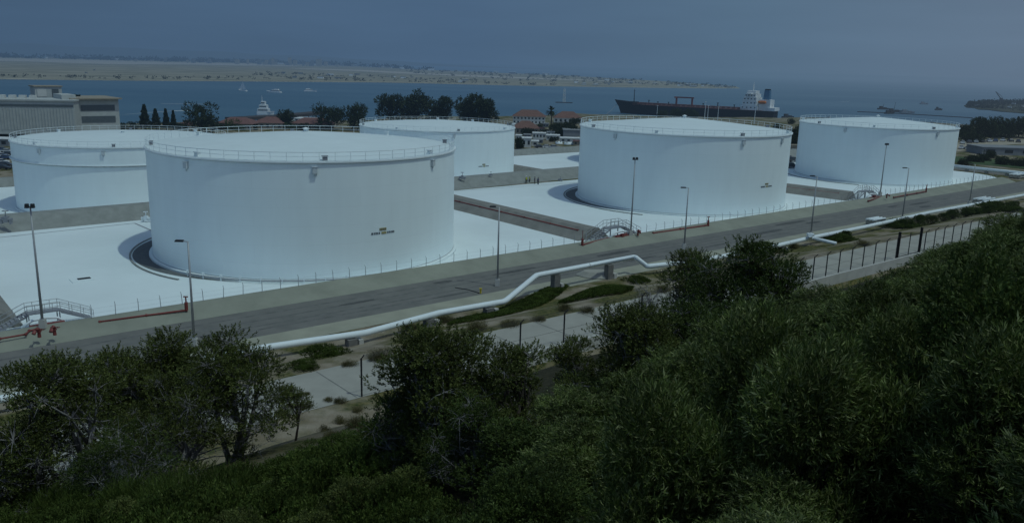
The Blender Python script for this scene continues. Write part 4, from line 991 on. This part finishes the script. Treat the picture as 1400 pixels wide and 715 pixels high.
for i,(px,pt,pb,wd) in enumerate(((1316,168,190,28),(1337,162,189,36),(1358,168,188,34),(1374,158,188,34),(1392,163,188,36),(1412,160,190,38),(1326,178,194,26))):
    far_tree('bushy_tree',['dark scrub tree touching the edge of the rightmost tank','tall scrub tree second from the rightmost tank','scrub tree behind the parked cars','tallest tree on the right shore, with a domed crown','broad tree right of the domed one','tree cut by the right edge of the picture','low scrub tree beside the car park entrance'][i],px,pt,pb,wd,-1.5,'bush' if i in(2,6) else 'round',40+i)
for i,(px,pt,pb,wd) in enumerate(((1342,210,220,18),(1352,203,216,16),(1330,212,222,22),(1372,212,226,22),(1395,214,228,20),(1318,216,226,16))):
    far_tree('bushy_tree','low dark bush on the green verge below the car park',px,pt,pb,wd,-.5,'bush',60+i,LGF,'bushes below the car park')
for i,(px,pt,pb,wd) in enumerate(((930,148,160,26),(946,150,161,18),(1082,160,170,10),(905,150,160,14))):
    far_tree('bushy_tree','green shore bush in front of the tanker hull',px,pt,pb,wd,-8,'bush',70+i,LGF,'bushes on the shore before the ship')
for i,px in enumerate((165,245,300,345,415,505,548,592,700,1062)):
    far_tree('bushy_tree','small dark bush on the shore behind the tanks',px,166+rnd.uniform(0,3),178,rnd.uniform(10,18),-8,'bush',90+i,LGF,'small bushes on the near shore')
# red roofed buildings and service yard between the tanks
def bpx(name,label,x0,x1,pb,hpx,z,depth,wallm,roofm,roof='flat',wins=0,floors=1,group=None,rh=None,tilt=0):
    A=ath((x0+x1)/2,pb); z=A.z; A=at(x0,pb-(x1-x0)*.015,z); B=at(x1,pb+(x1-x0)*.015,z); c=(A+B)/2; rz=math.atan2(B.y-A.y,B.x-A.x)+tilt; sc=(c-CAM).length/F
    n=Vector((-math.sin(rz),math.cos(rz),0)); c=c+n*depth/2
    return bld(name,label,(c.x,c.y,z),(B-A).length,depth,hpx*sc,rz,wallm,roofm,roof,wins,floors,group,rh=rh)
bpx('red_roofed_house','long pale two storey house with red roof at the water, left of the palm',701,745,170,10,-9,12,PALE,TERRA,'hip',9,2,rh=3.5)
bpx('red_roofed_house','pale house with red roof right of the palm tree',757,795,169,7,-9,12,PALE,TERRA,'hip',6,1,rh=3.5)
bpx('red_roofed_house','darker red roofed house in front of the long pale one',700,736,184,8,-7.5,12,TAN,TERRA,'hip',7,1,rh=3.5)
bpx('grey_shed','grey metal shed right of the dark trees',770,796,188,9,-6.5,14,GRR,GRR,'flat',0)
bpx('white_shed','white shed with a dark door beside the rear tank',713,726,202,12,-5,6,PALE,WROOF,'flat',2)
bpx('white_shed','low white building with a dark opening in the service yard',727,736,200,6,-5,5,PALE,WROOF,'flat',1)
for i,(x0,x1,pb,hp) in enumerate(((728,746,190,7),(747,765,192,6),(766,796,195,5))):
    bpx('white_shed',['white plant shed in the service yard, under the red roof','white plant shed in the middle of the service yard','long low white shed at the right of the service yard'][i],x0,x1,pb,hp,-6,6,PALE,WROOF,'flat',4)
for i,(x0,x1,pb,hp) in enumerate(((705,713,192,6),(716,726,190,5),(737,744,180,4),(748,758,186,5),(730,742,196,4),(784,796,199,5),(700,712,176,5),(742,750,174,4))):
    bpx('plant_shed','small pale plant shed in the crowded service yard behind the rear tank',x0,x1,pb,hp,-6,5,(PALE,GRR,TAN)[i%3],(WROOF,GRR,RBR)[i%3],'flat',2,1,'small sheds in the service yard')
for i,(px,pt,pb,wd) in enumerate(((722,174,184,18),(745,176,186,16),(735,168,176,14),(790,172,182,20),(768,176,186,22),(712,166,176,12),(757,186,194,12),(786,160,170,14))):
    far_tree('bushy_tree','dark bush between the sheds of the service yard',px,pt,pb,wd,-7,'bush',120+i,LGF,'bushes in the service yard')
for i,(x0,x1,py) in enumerate(((760,768,197),(772,786,198))):
    A=ath(x0,py);B=at(x1,py,A.z); t=thing('horizontal_tank',['short white horizontal tank in the service yard','longer white horizontal tank in the service yard'][i],'tank',A); MB().tube([(0,0,0),B-A],1.15,14).build('vessel',WHITE,t,True); MB().box(tuple((B-A)*.2),(.5,1.6,2.6)).box(tuple((B-A)*.8),(.5,1.6,2.6)).build('saddles',CONC,t)
bpx('low_building','reddish brown roofed building behind the nearest tank, left of the pier',296,345,178,8,-8,14,TAN,RBR,'hip',6,1,rh=3)
bpx('low_building','reddish brown roofed building at the root of the pier',346,386,177,8,-8,14,TAN,RBR,'hip',5,1,rh=3)
bpx('low_building','long reddish brown roofed building right of the small round tree',398,450,177,7,-8,14,TAN,RBR,'hip',7,1,rh=3)
bpx('low_building','small building with white roof before the pier',374,396,170,4,-9,10,TAN,WROOF,'flat',4)
bpx('low_building','white roofed shed among red roofs, right of the round tree',402,430,167,4,-9,12,PALE,WROOF,'flat',4)
bpx('low_building','pale shed at the right foot of the big round tree',300,318,174,5,-8,10,PALE,WROOF,'flat',3)
bpx('low_building','small reddish shed at the left foot of the big round tree',244,258,178,7,-7,9,TAN,RBR,'hip',2,1,rh=2)
bpx('low_building','tan building seen in the gap between the two right tanks',1062,1090,214,14,-5,10,TAN,TAN,'flat',2)
bpx('grey_building','grey flat roofed building below the car park on the right',1342,1440,213,8,-1,12,GRR,GRR,'flat',4,1)
bpx('white_shed','small white building on the shore in front of the tanker',934,947,158,6,-8,8,PALE,WROOF,'flat',2)
# storage sheds / clutter seen at the left behind the leftmost tank
bpx('low_building','low pale shed at the left edge below the long hall',-40,12,200,8,-5,8,GRR,WROOF,'flat',4)
# car park
CARC=[mat('car_white',(.65,.66,.66),.3,.03,1,spec=.6),mat('car_silver',(.40,.42,.44),.3,.03,1,spec=.6),mat('car_dark',(.04,.045,.055),.3,.03,1,spec=.6),mat('car_red',(.25,.03,.03),.3,.03,1,spec=.6),mat('car_blue',(.06,.10,.20),.3,.03,1,spec=.6)]
def car(label,P,rz,m,group):
    t=thing('parked_car',label,'car',P,rz,group)
    b=MB(); prof=[(-2.2,.35),(-2.25,.75),(-2.0,.92),(-1.1,.98),(1.0,.98),(2.0,.82),(2.25,.65),(2.2,.35)]
    b.add([(x,-.88,z) for x,z in prof]+[(x,.88,z) for x,z in prof],[tuple(range(8)),tuple(range(15,7,-1))]+[(i,8+i,8+(i+1)%8,(i+1)%8) for i in range(8)]); b.build('body',m,t)
    MB().add([(-1.7,-.78,.97),(1.0,-.78,.97),(1.0,.78,.97),(-1.7,.78,.97),(-1.2,-.62,1.45),(.35,-.62,1.45),(.35,.62,1.45),(-1.2,.62,1.45)],[(0,1,5,4),(1,2,6,5),(2,3,7,6),(3,0,4,7)]).build('windows',GLASS,t)
    MB().box((-.42,0,1.47),(1.6,1.26,.05)).build('roof_panel',m,t)
    for x in (-1.4,1.4):
        for s in (-.85,.85): MB().tube([(x,s-.1,.33),(x,s+.1,.33)],.33,12).build('wheel',BLACK,t)
    return t
cars0=[car('',(0,0,-50),0,m,'g') for m in CARC]
names_c=['white','silver','dark','red','blue']
row1=at(1312,196,-1); row2=at(1398,194,-1); k=0
carspots=[(1316,197),(1325,196),(1334,195.5),(1343,195),(1352,194.5),(1361,194),(1371,193.5),(1381,194),(1392,195),(1314,204),(1323,205),(1331,205.5),(1349,206),(1359,206),(1368,207),(1350,210.5),(1362,210.8)]
seq=[0,2,1,2,0,4,0,2,2,0,1,0,3,2,4,0,1]
rn2=random.Random(3)
for (px,py),ci in zip(carspots,seq):
    P=ath(px,py); dup(cars0[ci],(P.x,P.y,T(P.x,P.y)+.03),rn2.uniform(-.25,.25)+1.2,1.0,names_c[ci]+' car parked in the right hand car park near the scrub trees','cars in the right hand car park')
spl=[(4,207),(10,209),(3,215),(9,218),(2,224),(8,228),(12,213),(5,232)]
for i,(px,py) in enumerate(spl):
    ci=rn2.choice([0,1,2,2,4]); P=ath(px,py); dup(cars0[ci],(P.x,P.y,T(P.x,P.y)+.03),rn2.uniform(-.2,.2),1.0,names_c[ci]+' car parked left of the leftmost tank','cars left of the leftmost tank')
for i,(px,py) in enumerate(((738,203),(748,203),(758,203.5))):
    ci=(2,0,1)[i]; P=ath(px,py); dup(cars0[ci],(P.x,P.y,T(P.x,P.y)+.03),.3,1.0,names_c[ci]+' car parked in the service yard beyond the back berm','cars in the service yard')
for i,(px,py) in enumerate(((1078,220),(1084,222),(1081,230))):
    ci=2; P=ath(px,py); dup(cars0[ci],(P.x,P.y,T(P.x,P.y)+.05),.3,1.1,'dark vehicle in the gap between the two right tanks','vehicles in the tank gap')
for o in cars0:
    for c in list(o.children): bpy.data.objects.remove(c)
    bpy.data.objects.remove(o)
m_=MB(); pts=[ath(x,y) for x,y in ((1308,208),(1345,200),(1420,196),(1420,191),(1345,192),(1306,196))]; m_.add([(p.x,p.y,T(p.x,p.y)+.03) for p in pts],[tuple(range(6))]); struct('car_park',m_,mat('car_park_surface',(.33,.29,.22),.95,.1,.3))
m_=MB(); pts=[ath(x,y) for x,y in ((1300,222),(1420,233),(1420,224),(1300,214))]; m_.add([(p.x,p.y,T(p.x,p.y)+.12) for p in pts],[tuple(range(4))]); struct('green_verge',m_,mat('verge_grass',(.05,.085,.03),1,.3,.4))
# light masts on the shore before the ship
for i,(px,pt,pb) in enumerate(((963,140,165),(898,145,160),(967,145,166),(1031,143,170),(981,147,165))):
    P=ath(px,pb); h=(pb-pt)/F*pj(P)[2]; t=thing('mast',['tall thin pale mast in front of the middle of the ship','short mast near the bow of the ship','second mast close to the tall one before the ship','mast before the ship superstructure','thin short mast between the tall masts'][i],'mast',P); MB().tube([(0,0,0),(0,0,h)],[.22,.1],6).build('pole',WHITE,t); MB().box((0,0,h),(1.2,.2,.2)).build('crossbar',WHITE,t)
# ------------------------------------------------------------------ PIER with moored vessel
WOOD=mat('pier_timber',(.06,.055,.055),.95,.2,.6)
def pier(label,pix,z,wd,m,rail=True):
    P=[at(x,y,z) for x,y in pix]; t=thing('pier',label,'pier',up(P[0],z)); o=P[0]
    path=[(p.x-o.x,p.y-o.y,0) for p in P]
    MB().extr([(-wd/2,-1.8),(wd/2,-1.8),(wd/2,0),(-wd/2,0)],path).build('deck',m,t)
    pl_=MB()
    for a,b in zip(path,path[1:]):
        a=Vector(a);b=Vector(b);k=max(2,int((b-a).length/6))
        for i in range(k):
            p=a.lerp(b,i/k); pl_.tube([(p.x,p.y-wd/2+.4,-1),(p.x,p.y-wd/2+.4,-6)],.35,6)
    pl_.build('piles',WOOD,t); return t
pier('dark timber pier reaching out behind the nearest tank roof',[(316,161),(345,159.5),(385,157.5),(436,153)],-8.2,11,WOOD)
pier('low dark pier left of the timber pier',[(262,170),(300,167),(330,166)],-9.5,8,WOOD)
pier('long concrete pier with rails behind the right of centre tank roof, by the ship',[(985,166),(1030,170),(1075,175),(1092,178)],-6.5,9,PALE)
pier('low breakwater line across the water left of the rightmost tank roof',[(1172,152.5),(1230,155),(1330,161)],-11.3,3,WOOD)
# vessels
HULLW=mat('white_hull',(.70,.71,.70),.4,.04,1,spec=.5); HULLB=mat('black_hull',(.010,.010,.013),.7,.15,.3,spec=.12); DECKR=mat('red_deck',(.12,.045,.04),.7,.2,.3); BLUE=mat('funnel_blue',(.05,.14,.24),.5,.08,.5); ORG=mat('orange_lifeboat',(.50,.14,.03),.5,.08,1); SAIL=mat('sail_cloth',(.80,.80,.78),.8,.03,1)
def hull(L_,B_,D_,m,name,t,sheer=.25,flare=.35,bowr=.12):
    n=18; st=[]
    for i in range(n+1):
        s=i/n; x=-L_/2+L_*s; w=B_/2*min(1,(s*9+.6) if s<.05 else 1)*(1-max(0,(s-.80)/.20)**2.1); 
        top=D_*(1+sheer*max(0,(s-.78)/.22)**1.3); xr=L_*bowr*.5*max(0,(s-.8)/.2)
        w=max(w,.02); st.append([(x+xr,-w,top),(x+xr*.35,-w*(1-flare*max(0,(s-.6)/.4)),top*.45),(x,-w*.9*(1-flare*1.4*max(0,(s-.6)/.4)),-1),(x,w*.9*(1-flare*1.4*max(0,(s-.6)/.4)),-1),(x+xr*.35,w*(1-flare*max(0,(s-.6)/.4)),top*.45),(x+xr,w,top)])
    V=[p for r in st for p in r]; Fc=[(i*6+j,(i+1)*6+j,(i+1)*6+j+1,i*6+j+1) for i in range(n) for j in range(5)]
    Fc+=[tuple(range(6)),tuple(n*6+j for j in range(6))[::-1]]
    MB().add(V,Fc).build(name,m,t); return st
# tanker: bow on the left
Bw=at(846,154.5,-12); Sn=at(1063,167,-12); Ls=(Sn-Bw).length; c=(Bw+Sn)/2; rz=math.atan2(Bw.y-Sn.y,Bw.x-Sn.x)
sh=thing('tanker_ship','long black hulled tanker with red deck, white superstructure and blue funnel','ship',(c.x,c.y,-12),rz)
Dk=8.6; Bs=23
st=hull(Ls*.97,Bs,Dk,HULLB,'hull',sh,.38,.4,.10)
MB().box((-Ls*.02,0,Dk+.1),(Ls*.80,Bs*.94,.35)).build('deck',DECKR,sh)
MB().box((Ls*.42,0,Dk+1.5),(Ls*.07,Bs*.55,1.2)).build('forecastle',HULLB,sh)
pp=MB()
for k,yy in enumerate((-3,-1.8,-.6,.8,2,3.2)): pp.tube([(-Ls*.30,yy,Dk+1.5),(Ls*.37,yy,Dk+1.5)],.32,6)
for i in range(22): pp.box((-Ls*.30+i*Ls*.031,0,Dk+1.0),(.5,9,1.1))
pp.build('deck_pipes',DECKR,sh)
rr_=MB()
for s in (-1,1):
    rr_.tube([(-Ls*.34,s*Bs*.46,Dk+1.25),(Ls*.38,s*Bs*.46,Dk+1.25)],.08,4)
    for i in range(40): rr_.box((-Ls*.34+i*Ls*.018,s*Bs*.46,Dk+.75),(.12,.12,1.0))
rr_.build('deck_rail',DECKR,sh)
cr=MB(); 
for xx in (.02,.12): cr.box((Ls*xx,0,Dk+4.0),(1.3,1.3,7.6))
cr.box((Ls*.07,0,Dk+7.7),(Ls*.12,1.0,1.1)); cr.box((Ls*.12,2.2,Dk+7.7),(1,5,1)); cr.build('hose_crane',RED,sh)
mt=MB(); mt.tube([(Ls*.40,0,Dk+2),(Ls*.40,0,Dk+13.5)],[.45,.2],8); mt.box((Ls*.40,0,Dk+11.5),(.3,3.4,.3)); mt.build('foremast',HULLB,sh)
for xx,hh_ in ((.30,3.8),(.24,3.0),(-.05,3.4),(-.14,4.4),(-.24,3.4),(.17,3)): MB().tube([(Ls*xx,0,Dk),(Ls*xx,0,Dk+hh_)],.35,6).box((Ls*xx,0,Dk+hh_),(1.2,1.2,.5)).build('deck_post',HULLB,sh)
sx=-Ls*.345
for i,(l_,b_,z0,z1) in enumerate(((14,19,0,4),(12,18,4,7.5),(11,17,7.5,10.6),(9,16,10.6,13.4))):
    MB().box((sx,0,Dk+(z0+z1)/2),(l_,b_,z1-z0-.15)).build('superstructure',HULLW,sh); wn=MB()
    for q in range(7): wn.box((sx+l_/2+.03,-b_/2+(q+.5)*b_/7,Dk+z0+(z1-z0)*.6),(.1,1.1,1.0))
    for q in range(4):
        for s in (-1,1): wn.box((sx-l_/2+(q+.5)*l_/4,s*(b_/2+.03),Dk+z0+(z1-z0)*.6),(1.1,.1,.9))
    wn.build('windows',GLASS,sh)
MB().box((sx,0,Dk+13.6),(4,26,.7)).build('bridge_wings',HULLW,sh); MB().box((sx,0,Dk+14.9),(7,12,2.2)).build('wheelhouse',HULLW,sh); MB().box((sx+3.55,0,Dk+15.2),(.1,11,1.0)).build('windows',GLASS,sh)
MB().tube([(sx,0,Dk+16),(sx,0,Dk+22.5)],[.4,.15],6).box((sx,0,Dk+20.5),(.3,5,.3)).box((sx,0,Dk+18.8),(.3,3.4,.3)).build('radar_mast',HULLW,sh)
fx=sx-12
MB().box((fx,0,Dk+4.5),(9,13,9)).build('engine_casing',HULLW,sh); f_=MB().box((fx,0,Dk+12.8),(5,6,8),0,.82).build('funnel',BLUE,sh); MB().box((fx,0,Dk+17.2),(3.8,4.6,.9)).build('funnel_cap',HULLB,sh); MB().ring([(1.25,-.1),(1.25,.1),(.01,.1)],14).build('funnel_badge',HULLW,sh,loc=(fx,-2.86,Dk+13.5)).rotation_euler=(PI/2,0,0)
for s in (-1,1): MB().tube([(fx-2,s*9,Dk+7),(fx-1,s*9,Dk+7),(fx+4,s*9,Dk+7),(fx+5,s*9,Dk+7)],[.4,1.3,1.3,.4],10).build('lifeboat',ORG,sh)
MB().box((-Ls*.47,0,Dk+1.4),(6,15,2.6)).tube([(-Ls*.465,0,Dk),(-Ls*.465,0,Dk+9)],[.35,.2],6).build('stern_house',HULLW,sh)
cr=MB().tube([(-Ls*.455,6,Dk),(-Ls*.455,6,Dk+6),(-Ls*.43,6,Dk+9.5)],.35,6).build('stern_crane',TAN,sh)
# anchor chain
tag(MB().tube([at(843,143,-4.5),at(835,152,-10),at(829,157,-12)],.18,5).build('anchor_chain',GREY),'thin anchor chain running from the bow of the tanker into the water','chain')
# moored grey-white work ship at the pier
P=at(363,158,-12); t=thing('work_ship','white multi deck ship moored behind the timber pier','ship',up(P,-12),.1); s_=pj(P)[2]/F
hull(22*s_,8,2.6,HULLW,'hull',t); 
for i,(l_,z0) in enumerate(((14,2.4),(10,4.9),(5,7.4))):
    MB().box((-2*s_,0,z0+1.3),(l_*s_,8-i,2.4)).build('superstructure',HULLW,t)
    MB().box((-2*s_,-(8-i)/2-.03,z0+1.5),(l_*s_*.9,.08,.8)).build('windows',DKW,t)
MB().tube([(-2,0,9),(-2,0,14)],[.2,.1],6).box((-2,0,12),(.2,3,.2)).build('mast',HULLW,t)
# sailboat
P=at(332,125,-12); s_=pj(P)[2]/F; t=thing('sailboat','small sailing boat with raised white sails on the left water','boat',up(P,-12),2.6)
t.scale=(1.25,1.25,1.15); hull(11,3,1.3,HULLW,'hull',t); MB().tube([(0,0,1),(0,0,12*s_+1)],[.12,.07],6).build('mast',GALV,t)
MB().add([(0,0,2),(-5,.4,2.2),(0,0,12*s_),(0,.02,2)],[(0,1,2)]).add([(-.0,.05,2),(-5,.45,2.2),(0,.05,12*s_)],[(2,1,0)]).build('mainsail',SAIL,t); MB().add([(5,0,1.6),(.5,-.5,1.8),(.3,0,10*s_)],[(0,1,2)]).build('jib',SAIL,t)
# motor yacht
def yacht(label,px,py,L_,rz,mast=False):
    P=at(px,py,-12); t=thing('motor_yacht',label,'boat',up(P,-12),rz); hull(L_,L_*.22,L_*.09,HULLW,'hull',t,.35)
    MB().box((-L_*.1,0,L_*.13),(L_*.55,L_*.17,L_*.09),0,.9).build('cabin',HULLW,t); MB().box((-L_*.1,0,L_*.135),(L_*.56,L_*.175,L_*.035)).build('windows',DKW,t); MB().box((-L_*.16,0,L_*.20),(L_*.3,L_*.14,L_*.06),0,.9).build('flybridge',HULLW,t)
    MB().tube([(-L_*.15,0,L_*.2),(-L_*.17,0,L_*(.75 if mast else .32))],[.15,.07],5).build('mast',GALV,t); return t
yacht('white motor yacht in mid channel right of the sailing boat',375,127,19,2.9)
yacht('low white boat with a tall mast, right of the motor yacht',424,125.5,16,.1,True)
# navigation structure
P=at(771,141,-12); s_=pj(P)[2]/F; t=thing('navigation_marker','slender pale lattice marker on a low dark barge in mid channel','marker',up(P,-12),0)
MB().box((0,0,.3),(23*s_,6,1.0)).build('barge',WOOD,t); lt=MB(); hm=19*s_
for sx_ in (-1.4,1.4):
    for sy_ in (-1.4,1.4): lt.tube([(sx_,sy_,.8),(sx_*.7,sy_*.7,hm)],[.22,.16],5)
for i in range(6):
    z=1+i*hm/6; k=1-.3*i/6; lt.tube([(-1.4*k,-1.4*k,z),(1.4*k,-1.4*k,z+hm/6)],.13,4).tube([(1.4*k,-1.4*k,z),(-1.4*k,-1.4*k,z+hm/6)],.13,4).box((0,0,z),(2.9*k,2.9*k,.2))
lt.build('lattice_tower',PALE,t)
for z in (.25,.55,.85): MB().box((0,-.9,hm*z),(2.6,.2,1.6)).build('marker_panel',PALE,t)
# barge cluster right of centre
def workboat(label,px,py,L_,hs,rz,m=WOOD):
    P=at(px,py,-12); t=thing('work_barge',label,'boat',up(P,-12),rz); hull(L_,L_*.28,1.6,m,'hull',t,.15); MB().box((-L_*.2,0,2.6),(L_*.25,L_*.16,2.6)).build('deckhouse',m,t); MB().tube([(0,0,1.5),(L_*.04,0,hs)],[.3,.12],5).build('mast',m,t); MB().box((L_*.2,0,2.0),(L_*.2,L_*.2,1)).build('cargo',m,t); return t
workboat('dark work barge left of the cluster beyond the rightmost tank',1207,150,14,7,.2); workboat('dark work barge with the tallest mast in the cluster beyond the rightmost tank',1222,153.5,18,11,.1); workboat('pale ended barge at the right of the cluster beyond the rightmost tank',1240,155,16,4,.0,GREY); workboat('dark float in front of the cluster, above the rightmost tank roof',1216,156,12,5,.3)
workboat('small grey boat far out in the right hand water',1263,143,12,4,0,GREY); workboat('tiny dark craft near the right spit',1283,151,9,3,0)
workboat('small dark craft near the stern of the tanker',1077,162,12,4,.3)
# crane on the spit
P=at(1368,141,-10); s_=pj(P)[2]/F; t=thing('harbour_crane','dark harbour crane with raised jib on the right spit','crane',P,0)
MB().box((0,0,2*s_),(5*s_,4,4*s_)).box((0,0,5*s_),(3*s_,4,3*s_)).build('cab',DARK,t); MB().tube([(0,0,5*s_),(-9*s_,0,15*s_)],[.9,.5],5).tube([(1.5*s_,0,6*s_),(0,0,9*s_),(-9*s_,0,15*s_)],.3,4).build('jib',DARK,t)
# wakes
FOAM=mat('foam',(.62,.66,.68),.9,.1,.3)
for lab,pts in (('long white wake left of the big round tree',((163,157.5),(200,154.5),(235,152),(262,151.5))),('thin white wake above the big round tree',((220,142),(255,142.3),(290,143))),('short wake in the water above the rightmost tank',((1148,139.5),(1162,139)))):
    m=MB(); PP=[at(x,y,-11.95) for x,y in pts]; wd=[.6,3,2,5][:len(PP)] if 'long' in lab else [.8,1.5,.5][:len(PP)]; m.add([(p.x,p.y-w_,-11.95) for p,w_ in zip(PP,wd)]+[(p.x,p.y+w_,-11.95) for p,w_ in zip(PP,wd)],[(i,i+1,len(PP)+i+1,len(PP)+i) for i in range(len(PP)-1)])
    o=m.build('wake',FOAM); tag(o,kind='structure')
# ------------------------------------------------------------------ far shore buildings and trees
fr=random.Random(11)
SP_=[G(x,y,-11.2) for x,y in SPIT]
def spt(a,b):
    i=a*6; k=min(int(i),5); lo=SP_[k+1].lerp(SP_[k+2],i-k); j=13-a*5; k2=min(max(int(j),9),12); hi=SP_[k2].lerp(SP_[min(13,k2+1)],j-k2); return lo.lerp(hi,b)
def farpt(s,t):
    if s>1.5: return spt(s-2,t)
    return plerp(P1,s).lerp(plerp(P2,s),t)
boxm=[mat('far_white',(.75,.76,.74),.9,.1,.05),mat('far_tan',(.36,.33,.27),.9,.1,.05),mat('far_grey',(.20,.22,.23),.9,.1,.05)]
for i in range(120):
    s=fr.uniform(.1,.98); tt=fr.choice([fr.uniform(.05,.16),fr.uniform(.86,.95),fr.uniform(.86,.95)])
    if s>.8: tt=fr.uniform(.1,.5)
    p=farpt(s,tt); d=(p-CAM).length; k=d/F; w_=fr.uniform(2.5,9)*k; h_=fr.uniform(.9,2.0)*k; m=fr.choice(boxm[:2]+boxm)
    lab='pale low building far off on the opposite shore'; t=thing('shore_building',lab,'building',p,fr.uniform(-.3,.3),'buildings on the opposite shore')
    MB().box((0,0,h_/2),(w_,w_*.5,h_)).build('walls',m,t); MB().box((0,0,h_+.2*k),(w_*1.04,w_*.54,.4*k)).build('roof',fr.choice(boxm),t)
for i in range(34):
    px=fr.gauss(395,38) if i<24 else fr.uniform(120,480); P=G(px,84+ (px-300)*.018+3.2,-12); P=P.normalized()*5200; P=Vector((P.x,P.y,-12)); k=5200/F
    w_=fr.uniform(2,5)*k; h_=fr.uniform(3,10)*k*(1 if i<24 else .6); t=thing('tower_block','hazy pale tower block on the skyline across the bay','building',P,0,'tower blocks on the hazy skyline')
    MB().box((0,0,h_/2),(w_,w_,h_)).build('walls',fr.choice(boxm[1:]),t); MB().box((0,0,h_+.3*k),(w_*.6,w_*.6,.6*k)).build('roof',boxm[2],t)
# belts of trees: far woods read as one mass
LGD=leafmat('far_dark_foliage',[(.006,.012,.008),(.014,.022,.013),(.03,.036,.022)],.1,.9,.05)
def woods(label,s0,s1,t0,t1,n,hpx,seed):
    rng=np.random.default_rng(seed); O=[];L_=[]
    for i in range(n):
        p=farpt(rng.uniform(s0,s1),rng.uniform(t0,t1)); k=(p-CAM).length/F; r=hpx*k*rng.uniform(.5,1.1)
        for j in range(16): 
            q=rng.normal(size=3); q/=np.linalg.norm(q); O.append((p.x+q[0]*r*1.1,p.y+q[1]*r,p.z+r*.6+q[2]*r*.6)); L_.append(r*.8)
    O=np.array(O); L_=np.array(L_); V,Fq=leafverts(O,unit(rng.normal(size=O.shape)),L_,L_*.7,rng); tag(npmesh('far_woods',V,Fq,LGD),label,'trees',kind='stuff')
woods('dark belt of trees along the far edge of the airfield',.0,.66,.93,1.0,520,3.4,1)
woods('scattered dark trees along the waterline across the channel',.12,.72,.015,.05,170,2.0,2)
woods('dark scrub on the narrow end of the far shore',.62,.99,.15,.9,300,1.7,3)
woods('trees between the buildings in the middle of the far shore',.44,.66,.06,.16,110,1.5,4)
woods('low trees behind the buildings at the far left shore',.12,.45,.80,.92,160,2.0,5)
woods('dark scrub covering the spit on the right side',2.0,2.98,.08,.95,420,1.6,6)
woods('denser bushes along the crest of the right spit',2.05,2.98,.6,.98,200,2.4,7)
for i in range(8):
    p=spt(fr.uniform(.1,.95),fr.uniform(.1,.8)); k=(p-CAM).length/F; t=thing('shore_building','tiny pale shed on the spit at the right','building',p,fr.uniform(-.3,.3),'sheds on the right spit'); MB().box((0,0,.8*k),(4*k,2*k,1.6*k)).build('walls',fr.choice(boxm),t); MB().box((0,0,1.7*k),(4.2*k,2.2*k,.3*k)).build('roof',boxm[2],t)
